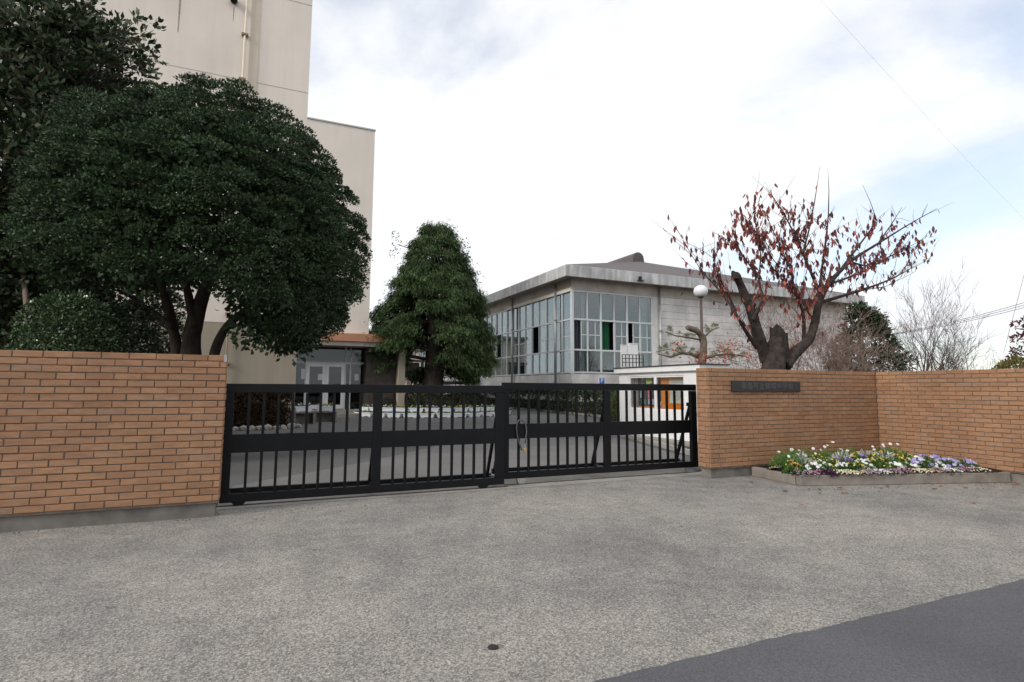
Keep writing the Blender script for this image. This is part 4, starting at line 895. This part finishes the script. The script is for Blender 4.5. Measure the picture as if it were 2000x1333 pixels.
for i in range(segs+1):
    a = math.radians(-170+i*150/segs)
    for r, z in ((RR-.17,0),(RR-.17,.238),(RR-.55,.238),(RR-.55,0)): vs.append((cc.x+r*math.cos(a), cc.y+r*math.sin(a), z))
ring.add(vs, [(i*4+j, (i+1)*4+j, (i+1)*4+j+1, i*4+j+1) for i in range(segs) for j in range(3)])
ring.obj('planter_ledge', M_shelf, label='low curved concrete ledge carrying the upper row of white planters', cat='ledge')
# brown hedge left of the entrance with rough stone edging
def hedge(name, label, line, w, h, m, n, per, L, Wd, cat='hedge', crad=(.14,.26)):
    line = [Vector(p+(0,)) for p in line]; seg = [(b_-a).length for a, b_ in zip(line, line[1:])]; tot = sum(seg)
    o = empty(name, tuple(line[len(line)//2]), label, cat); X = []; Dn = []
    for i in range(n):
        s = random.uniform(0, tot); k = 0
        while s > seg[k]: s -= seg[k]; k += 1
        p = line[k].lerp(line[k+1], s/seg[k]); t = (line[k+1]-line[k]).normalized(); nn = Vector((-t.y, t.x, 0)); a = random.uniform(0, PI)
        q = (math.copysign(abs(math.cos(a))**.6, math.cos(a)), math.sin(a)**.5); X.append(list(p+nn*w*q[0]+Vector((0,0,.05+h*q[1]*random.uniform(.3,1) if abs(q[0]) > .8 else h*q[1])))); Dn.append(list(nn*q[0]+Vector((0,0,q[1]))))
    X, Dn = np.array(X), np.array(Dn); X[:,2] = np.maximum(X[:,2]-.1, .08)
    P_, D_ = clumps_to_leaves(X, RNG.uniform(*crad,n), per, unit(Dn), .9, .2); P_[:,2] = np.maximum(P_[:,2], .02)
    link('foliage', leafmesh('foliage', P_, D_, L, Wd, m), o)
    b = MB()
    for a, c in zip(line, line[1:]): b.bar(a+Vector((0,0,h*.3)), c+Vector((0,0,h*.3)), w*.8, h*.5)
    b.obj('inner_twigs', M_bark, o); return o
hedge('brown_hedge', 'rounded brownish clipped hedge beside the school entrance, seen through the left gate', [(-5.0,22.5),(-1.0,22.4),(1.0,22.8)], 1.1, 1.25, M_brown, 1500, 80, .075, .022)
for i in range(12):
    x = -1.2+i*.24; y = 20.45+.35*max(0,(i-5)/6)**1.5*2; s = random.uniform(.12,.19); b = MB()
    bm = bmesh.new(); bmesh.ops.create_icosphere(bm, subdivisions=1, radius=s)
    for v in bm.verts: v.co *= random.uniform(.75,1.2); v.co.z *= .7
    me = bpy.data.meshes.new('edging_stone'); bm.to_mesh(me); bm.free(); me.materials.append(M_conc)
    tag(link('edging_stone', me, None, (x,y,s*.35)), 'rough pale stone edging the foot of the brown hedge', 'stone', 'stones edging the brown hedge')
def stand(x, y, rz, hz, k, label):
    st = empty('planter_stand', (x,y,0), 'dark open stand under the '+label, 'stand'); st.rotation_euler = (0,0,rz); b = MB()
    b.box(-.42,-.2,hz-.05,.42,.2,hz); b.box(-.42,-.2,0,-.34,.2,hz-.051); b.box(.34,-.2,0,.42,.2,hz-.051); b.box(-.33,.12,0,.33,.16,hz-.052)
    c = bpy.data.objects.new('frame', b.mesh('frame', M_wbase)); COL.objects.link(c); c.parent = st
    planter(x, y, hz+.001, rz, k, label, 'planters on stands by the entrance')
p = atZ(597, 829); stand(p.x-.1, p.y+.3, .3, .45, 0, 'white planter nearer the brown hedge'); p = atZ(612, 826); stand(p.x+.5, p.y+.5, -.2, .42, 1, 'white planter nearer the entrance step')
# dark hedge along the gym
hedge('long_hedge', 'long dark clipped hedge along the kerb in front of the gymnasium', [(17.4,60),(17.15,45),(16.8,32),(16.35,25),(15.2,21.3),(13.7,18.9)], .6, 1.22, M_dk, 1500, 40, .10, .03)
M_hg = leafmat('hedge_end_leaf', [(0,(.03,.05,.018,1)),(.6,(.065,.095,.03,1)),(1,(.13,.15,.05,1))], .5, .3)
hedge('hedge_bush', 'yellow green leafy bush beside the white notice board, end of the hedge', [(13.3,18.5),(12.3,17.2),(11.7,16.3)], .55, 1.28, M_hg, 240, 60, .06, .018)
# dark flat roofed bicycle shelter far behind the cedar bed
bs = empty('bicycle_shelter', (17,44,0), 'low dark flat roof of a shelter behind the cedar trunk, before the gymnasium wall', 'shelter')
ba, bb = atY(856,748,44.5), atY(899,748,42.5)
b = MB(); b.bar((ba.x,ba.y,1.80), (bb.x,bb.y,1.80), 1.2, .26); b.obj('roof', M_black, bs)
for q in (ba, bb): MB().tube([(q.x,q.y,0),(q.x,q.y,1.67)], .04, 8).obj('post', M_galv, bs)
b = MB(); b.bar((ba.x+.15,ba.y-.62,1.70),(ba.x+.75,ba.y-.70,1.70), .02,.12); b.obj('white_highlight', M_paper, bs)  # white highlight at the roof edge, built as a pale bar

# ---------------------------------------------------------------- cherry tree behind the right wall
CYD = 8.75
def cpt(px, py, dy=0.0): p = atY(px, py, CYD+dy); return p
chb = cpt(1515, 800); ch = empty('cherry_tree', (chb.x, chb.y, 0), 'cherry tree with sawn off trunk and dark red leaves above the right brick wall', 'tree')
tr = MB(); gpt = (chb.x, chb.y)
tr.rough([(chb.x,chb.y,-.05)]+[tuple(cpt(x,y)) for x,y in ((1512,780),(1510,735),(1512,700),(1516,675))]+[tuple(cpt(1520,658))], [.34,.30,.255,.22,.19,.13], 18, .08)
lp2 = [(1498,705,.15),(1488,675,.12),(1474,630,.105),(1460,590,.092),(1447,558,.08),(1438,537,.074)]
tr.rough([cpt(x,y,.1) for x,y,r in lp2], [r for x,y,r in lp2], 12, .09)
rp2 = [(1530,715,.16),(1552,690,.125),(1578,665,.10),(1592,630,.082),(1600,590,.075),(1618,556,.056),(1660,512,.038),(1715,476,.026),(1780,436,.013),(1830,408,.005)]
tr.rough([cpt(x,y,-.05) for x,y,r in rp2], [r for x,y,r in rp2], 12, .09)
trunk = tr.obj('trunk', M_cherry, ch, smooth=True)
# charred-looking cut stump faces
def jag(px, py, r, h, n=12):
    b = MB(); c = cpt(px, py); vs = []
    for j in range(n):
        a = 2*PI*j/n; vs.append((c.x+r*math.cos(a), c.y+r*math.sin(a), c.z-h))
    for j in range(n):
        a = 2*PI*j/n; vs.append((c.x+r*.9*math.cos(a), c.y+r*.9*math.sin(a), c.z+random.uniform(-.04,.10)-.11*math.cos(a)))
    vs.append((c.x, c.y, c.z-.05)); b.add(vs, [(j,(j+1)%n,n+(j+1)%n,n+j) for j in range(n)]+[(n+j,n+(j+1)%n,2*n) for j in range(n)]); return b
jag(1521, 652, .195, .62).obj('sawn_stump', M_cut, ch); jag(1437, 538, .09, .08, 8).obj('sawn_limb_end', M_cut, ch)
br = MB(); limbs = [
 [(1478,680,.05),(1455,645,.04),(1438,615,.032),(1420,585,.026),(1398,560,.018),(1370,530,.010),(1335,472,.004)],
 [(1438,615,.028),(1425,580,.02),(1405,545,.014),(1392,500,.006)],
 [(1470,625,.035),(1490,585,.028),(1482,545,.022),(1462,515,.016),(1440,485,.01),(1408,460,.005)],
 [(1482,545,.02),(1486,500,.014),(1478,450,.009),(1470,405,.004)],
 [(1570,668,.05),(1570,625,.04),(1568,608,.036),(1552,570,.028),(1545,530,.02),(1528,490,.013),(1505,440,.006)],
 [(1568,608,.03),(1592,585,.026),(1612,558,.02)],
 [(1602,575,.045),(1585,535,.034),(1568,495,.028),(1558,470,.022),(1540,435,.016),(1520,400,.012),(1495,365,.004)],
 [(1600,570,.035),(1606,520,.026),(1613,470,.024),(1618,420,.015),(1619,370,.008),(1617,333,.003)],
 [(1568,495,.026),(1580,450,.018),(1590,400,.012),(1598,350,.005),(1601,326,.003)],
 [(1600,592,.045),(1640,580,.038),(1680,568,.032),(1715,556,.026),(1742,545,.022),(1770,530,.010),(1820,505,.003)],
 [(1680,568,.012),(1730,560,.008),(1790,530,.003)],
 [(1640,530,.032),(1670,490,.024),(1700,450,.016),(1712,430,.011),(1700,395,.007),(1685,362,.003)],
 [(1715,476,.02),(1740,440,.012),(1762,405,.004)], [(1660,512,.026),(1690,520,.02),(1730,505,.012),(1790,480,.004)],
 [(1618,556,.03),(1650,545,.024),(1690,530,.018),(1740,500,.01),(1800,470,.004)], [(1545,530,.014),(1520,520,.01),(1490,480,.006),(1465,430,.003)],
 [(1590,630,.03),(1565,585,.024),(1540,560,.018),(1505,520,.01),(1480,470,.004)], [(1780,436,.01),(1800,425,.006),(1812,400,.003)]]
twigs = []
for li, lb in enumerate(limbs):
    ph = random.uniform(0, 6); am = random.uniform(.15,.7)
    pts = [cpt(x, y, am*math.sin(ph+i*.5)*min(1,i/2.)) for i,(x,y,r) in enumerate(lb)]; br.tube(pts, [r for x,y,r in lb], 6, cap=False)
    for i in range(1, len(pts)):
        nt_ = 7 if i > 1 else 2
        for q in range(nt_):
            t = random.random(); s = pts[i-1].lerp(pts[i], t); dv = (pts[i]-pts[i-1]).normalized()
            nd = (dv*.6+Vector((random.gauss(0,.6), random.gauss(0,.6), random.uniform(-.15,.95)))).normalized(); L = random.uniform(.3,1.05)
            tw = walk(s, nd, L, 4, .10, .06)
            if tw[-1].z > cpt(1550,352).z: continue
            br.tube(tw, [.005,.0045,.0035,.0025,.0015], 4, cap=False); twigs.append((tw, li))
    twigs.append((pts, li))
br.obj('branches', M_cherry, ch)
M_cl = leafmat('cherry_leaf', [(0,(.085,.036,.038,1)),(.35,(.15,.050,.050,1)),(.6,(.22,.066,.062,1)),(.8,(.34,.085,.070,1)),(.92,(.44,.12,.075,1)),(1,(.48,.23,.08,1))], .5, .3, True, .3)
M_cli = leafmat('cherry_leaf_joined', [(0,(.085,.036,.038,1)),(.35,(.15,.050,.050,1)),(.6,(.22,.066,.062,1)),(.8,(.34,.085,.070,1)),(.92,(.44,.12,.075,1)),(1,(.48,.23,.08,1))], .5, .3, False, .3)
lms = [leaf_shape(.14, .033, 'leaf', M_cl, .5), leaf_shape(.13, .040, 'leaf', M_cl, -.4), leaf_shape(.15, .030, 'leaf', M_cl, .8)]
spots = []
for tw, li in twigs:
    k = {0:3,1:3}.get(li, 7)
    for _ in range(k):
        i = random.randint(1, len(tw)-1); s = tw[i-1].lerp(tw[i], random.random())
        if li in (9,10) and random.random() < .75: continue
        if s.z > cpt(1500,385).z and random.random() < .6: continue
        spots.append(s)
random.shuffle(spots); spots = [s for s in spots if s.z < cpt(1550,378).z or random.random() < .22]; spots = spots[:2100]; rest = MB()
for i, s in enumerate(spots):
    rot = (Quaternion((0,0,1), random.uniform(0,2*PI)) @ Quaternion((1,0,0), random.uniform(-1.75,-.85)) @ Quaternion((0,1,0), random.uniform(-.8,.8))); sc_ = random.uniform(.7,1.1)
    if i < 290:
        o = bpy.data.objects.new('leaf', lms[i % 3]); COL.objects.link(o); o.parent = ch; o.matrix_parent_inverse = Matrix.Translation(-world_loc(ch)); o.location = s; o.rotation_mode = 'QUATERNION'; o.rotation_quaternion = rot; o.scale = (sc_,)*3
    else:
        me = lms[i % 3]; rest.add([s+(rot @ (v.co*sc_)) for v in me.vertices], [tuple(p_.vertices) for p_ in me.polygons])
rest.obj('foliage', M_cli, ch, kind='stuff')
# ---------------------------------------------------------------- garden pine behind the notice board
PYD = 13.3
def ppt(px, py, dy=0): return atY(px, py, PYD+dy)
pb_ = ppt(1372, 800); pine = empty('garden_pine', (pb_.x, pb_.y, 0), 'small trained garden pine with a sawn trunk behind the notice board', 'tree')
t = MB(); t.rough([(pb_.x,pb_.y,-.05)]+[tuple(ppt(x,y)) for x,y in ((1372,760),(1371,715),(1373,690),(1373,662),(1362,648),(1342,640))], [.16,.14,.125,.11,.10,.09,.075], 10, .12)
brs = [[(1372,702,.06),(1350,692,.05),(1330,690,.04),(1310,698,.03),(1285,692,.015)], [(1372,665,.03),(1345,660,.025),(1318,656,.018),(1300,648,.01)], [(1374,702,.04),(1398,694,.03),(1425,692,.025),(1455,696,.015)], [(1374,660,.03),(1390,645,.02),(1405,640,.012)], [(1330,690,.02),(1312,682,.012),(1290,686,.008)], [(1398,694,.02),(1420,702,.012),(1445,708,.008)]]
tuft = []
for bl in brs:
    pts = [ppt(x, y, random.uniform(-.4,.4) if i else 0) for i,(x,y,r) in enumerate(bl)]; t.tube(pts, [r for x,y,r in bl], 6)
    for i in range(1, len(pts)):
        for q in range(4): tuft.append(list(pts[i-1].lerp(pts[i], random.random())+Vector((random.gauss(0,.14), random.gauss(0,.14), random.uniform(.0,.18)))))
t.obj('trunk', M_barkg, pine, smooth=True)
M_pine = leafmat('pine_needles', [(0,(.09,.11,.045,1)),(.6,(.17,.19,.085,1)),(1,(.28,.28,.13,1))], .6, .2)
tuft = np.array(tuft); n = 60; k = np.repeat(np.arange(len(tuft)), n); dd = unit(RNG.normal(size=(len(k),3))+np.array([0,0,.7]))
link('needles', leafmesh('needles', tuft[k]+dd*.01, dd, .10, .0035, M_pine), pine)
# ---------------------------------------------------------------- red maple twiggery, bare bush, conifer and bare trees behind the right wall
def bare(name, label, px, D, pytop, m, depth=4, nb=(3,4), stems=5, lean=.35, spread=.6, r0=.05, seed=1, group=None, leaf=None, px2=None, cat='tree', up=.05):
    random.seed(seed); g0 = atZ(px, 790) if False else atD(px, 760, D); g0.z = 0; top = atD(px, pytop, D).z
    o = empty(name, g0, label, cat, group); b = MB(); tips = []
    L = top*.42
    for s in range(stems):
        a = 2*PI*s/stems+random.random(); dv = Vector((math.cos(a)*lean*random.uniform(.4,1.2), math.sin(a)*lean*random.uniform(.4,1.2), 1))
        branch_tree(b, tips, g0+Vector((random.gauss(0,.08), random.gauss(0,.08), -.05)), dv, L*random.uniform(.85,1.15), r0, 0, depth, .10, up, nb, spread, .66, 5, .005)
    b.obj('branches', m, o)
    if leaf:
        mt, per, Lf, Wf, sd = leaf; T = np.array([list(q[0]) for q in tips]); k = np.repeat(np.arange(len(T)), per); P_ = T[k]+RNG.normal(0,sd,(len(k),3)); link('leaves', leafmesh('leaves', P_, RNG.normal(0,1,(len(k),3))+np.array([0,0,-.5]), Lf, Wf, mt), o)
    return o
M_red = leafmat('maple_leaf', [(0,(.30,.05,.04,1)),(.6,(.46,.11,.08,1)),(1,(.55,.24,.12,1))], .6, .2, trans=.3)
M_twl = mat('pale_twig', (.22,.155,.135), .8, .2, 8); M_twg = mat('grey_twig', (.12,.095,.095), .8, .2, 8)
bare('red_maple', 'low red leaved maple behind the garden pine and lamp', 1410, 16.5, 655, M_twl, 4, (2,4), 6, 1.0, .8, .035, 3, None, (M_red, 7, .07, .024, .10), up=-.02)
bare('red_maple', 'orange red maple bush left of the lamp post near the gymnasium', 1325, 18.5, 690, M_twl, 3, (2,4), 6, 1.0, .8, .03, 5, None, (M_red, 9, .07, .024, .12), up=-.02)
bare('bare_bush', 'dense pale leafless bush behind the cherry trunk', 1590, 18, 575, M_twl, 5, (3,4), 7, .75, .75, .05, 9)
bare('bare_bush', 'pale leafless twiggy bush in front of the dark conifer', 1640, 17, 590, M_twl, 5, (2,4), 6, .8, .75, .045, 12)
bare('bare_tree', 'tall thin leafless tree just right of the dark conifer', 1800, 25, 545, M_twg, 4, (3,4), 5, .25, .5, .06, 21, 'leafless trees behind the right wall')
bare('bare_tree', 'middle leafless tree above the brick wall corner', 1858, 24, 580, M_twg, 4, (3,4), 6, .4, .55, .055, 22, 'leafless trees behind the right wall')
bare('bare_tree', 'low rightmost leafless tree above the return wall', 1915, 23, 650, M_twg, 4, (2,4), 6, .5, .65, .05, 23, 'leafless trees behind the right wall')
bare('bare_tree', 'small leafless sapling close beside the dark conifer', 1755, 26, 640, M_twg, 4, (3,4), 5, .4, .6, .045, 24, 'leafless trees behind the right wall')
random.seed(99)
M_con2 = leafmat('dark_conifer_leaf', [(0,(.018,.030,.016,1)),(.6,(.034,.054,.024,1)),(1,(.06,.085,.035,1))], .6, .2, trans=.1)
cD = 21.0; cq = atD(1688, 760, cD); cq.z = 0; con = empty('dark_conifer', cq, 'dark green conifer with uneven boughs behind the right wall', 'tree')
X, Dn = [], []
for i in range(210):
    py = random.uniform(598, 745); hw = np.interp(py, [595,640,700,745], [16,34,72,78]); off = random.uniform(-1,1); p = atD(1688+8*(py-598)/100+off*hw, py, cD+random.uniform(-1,1)*hw/1120*cD); X.append(list(p)); Dn.append([off,0,.1])
P_, D_ = clumps_to_leaves(np.array(X), RNG.uniform(.16,.34,len(X)), 36, unit(np.array(Dn)), .6, .2, .2); link('crown', leafmesh('crown', P_, D_+np.array([0,0,-.3]), .16, .03, M_con2), con)
b = MB(); b.tube([(cq.x,cq.y,-.05),(cq.x,cq.y,2.2),(cq.x,cq.y,4.2)], [.16,.12,.03], 8)
b.obj('trunk', M_bark, con)
M_rs = leafmat('autumn_shrub_leaf', [(0,(.05,.07,.02,1)),(.5,(.10,.13,.035,1)),(.8,(.22,.16,.04,1)),(1,(.30,.12,.03,1))], .5, .3)
shrub('autumn_shrub', 'green and orange shrub peeking over the return wall at the right edge', 1935, 2090, 694, 15, M_rs, 160, 60, .07, .02)
M_ph = leafmat('photinia_leaf', [(0,(.05,.02,.025,1)),(1,(.16,.04,.05,1))], .4, .4)
shrub('red_leaf_shrub', 'dark red leaved shrub cut by the right picture edge', 1988, 2080, 612, 17, M_ph, 70, 34, .10, .03)
# ---------------------------------------------------------------- lamp post behind the cherry
ld = 18.0; lq = atD(1374, 760, ld); lz = atD(1374, 570, ld).z
lm = empty('globe_lamp', (lq.x, lq.y, 0), 'globe lamp on a thin brown post behind the garden pine', 'lamp post')
MB().tube([(lq.x,lq.y,0),(lq.x,lq.y,lz-.16)], .045, 10).obj('post', mat('brown_post', (.10,.075,.065), .6), lm, smooth=True)
g_ = MB(); g_.lathe((lq.x,lq.y,lz), [(.10,-.17),(.19,-.10),(.225,0),(.20,.10),(.12,.18),(.03,.21)], 16); g_.obj('globe', mat('lamp_globe', (.78,.79,.82), .25, .04, spec=.5), lm, smooth=True)
MB().lathe((lq.x,lq.y,lz-.21), [(.06,0),(.11,.05)], 12).obj('collar', M_black, lm)
# ---------------------------------------------------------------- overhead wires
M_wire = mat('wire', (.10,.10,.11), .6)
def wire(pts, r, label):
    b = MB(); p = [Vector(q) for q in pts]; b.tube(p, r, 5); b.obj('overhead_wire', M_wire, label=label, cat='wire', group='overhead wires')
def sag(a, c, s, n=14): return [a.lerp(c, i/n)-Vector((0,0,s*4*(i/n)*(1-i/n))) for i in range(n+1)]
for (y0, y1, lab) in ((653,592,'top overhead wire rising to the right behind the bare trees'), (654,598,'middle overhead wire rising to the right behind the bare trees'), (655,604,'lowest overhead wire rising to the right behind the bare trees')):
    wire(sag(atD(1740,y0,60), atD(2080,y1-25,45), .3), .022, lab)
wire(sag(atD(1560,-48,13), atD(2120,545,26), .25), .0018, 'thin single wire crossing the sky diagonally at upper right')
wire([atD(2010,500,30), atD(1960,690,31)], .010, 'steep thin guy wire at the far right above the return wall')

M_lit = leafmat('litter', [(0,(.06,.04,.025,1)),(.6,(.13,.075,.04,1)),(1,(.20,.09,.05,1))], .8, .1, trans=0)
lx = np.concatenate([RNG.uniform(-4,-.3,60), RNG.uniform(6.5,10.4,90), RNG.uniform(-.3,6.6,70)]); ly = np.concatenate([WY-.02-np.abs(RNG.normal(0,.06,60)), 5.75-.25*(lx[60:150]-7.2)-np.abs(RNG.normal(0,.25,90)), 7.25-np.abs(RNG.normal(0,.5,70))])
lo = link('leaf_litter', leafmesh('leaf_litter', np.stack([lx, ly, np.full(len(lx), .008)],1), np.stack([RNG.normal(0,1,len(lx)), RNG.normal(0,1,len(lx)), RNG.uniform(0,.15,len(lx))],1), .022, .006, M_lit)); tag(lo, 'tiny dry leaf crumbs scattered along the wall foot and apron', 'leaf litter', kind='stuff')
# ---------------------------------------------------------------- tell look-alikes apart by their place
def imgx(o):
    v = world_loc(o)-CAM; return v.dot(Rv)/v.dot(Fv)
bpy.context.view_layer.update(); groups = {}
for o in bpy.data.objects:
    if o.parent is None and 'label' in o: groups.setdefault(o['label'], []).append(o)
ORD = 'first second third fourth fifth sixth seventh eighth ninth tenth eleventh twelfth thirteenth fourteenth fifteenth sixteenth seventeenth eighteenth'.split()
for lab, os_ in groups.items():
    if len(os_) < 2: continue
    os_.sort(key=imgx)
    for i, o in enumerate(os_): o['label'] = lab+', '+('leftmost' if i == 0 else 'rightmost' if i == len(os_)-1 else ORD[i]+' from left')
for o in bpy.data.objects:
    if 'order' in o: del o['order']
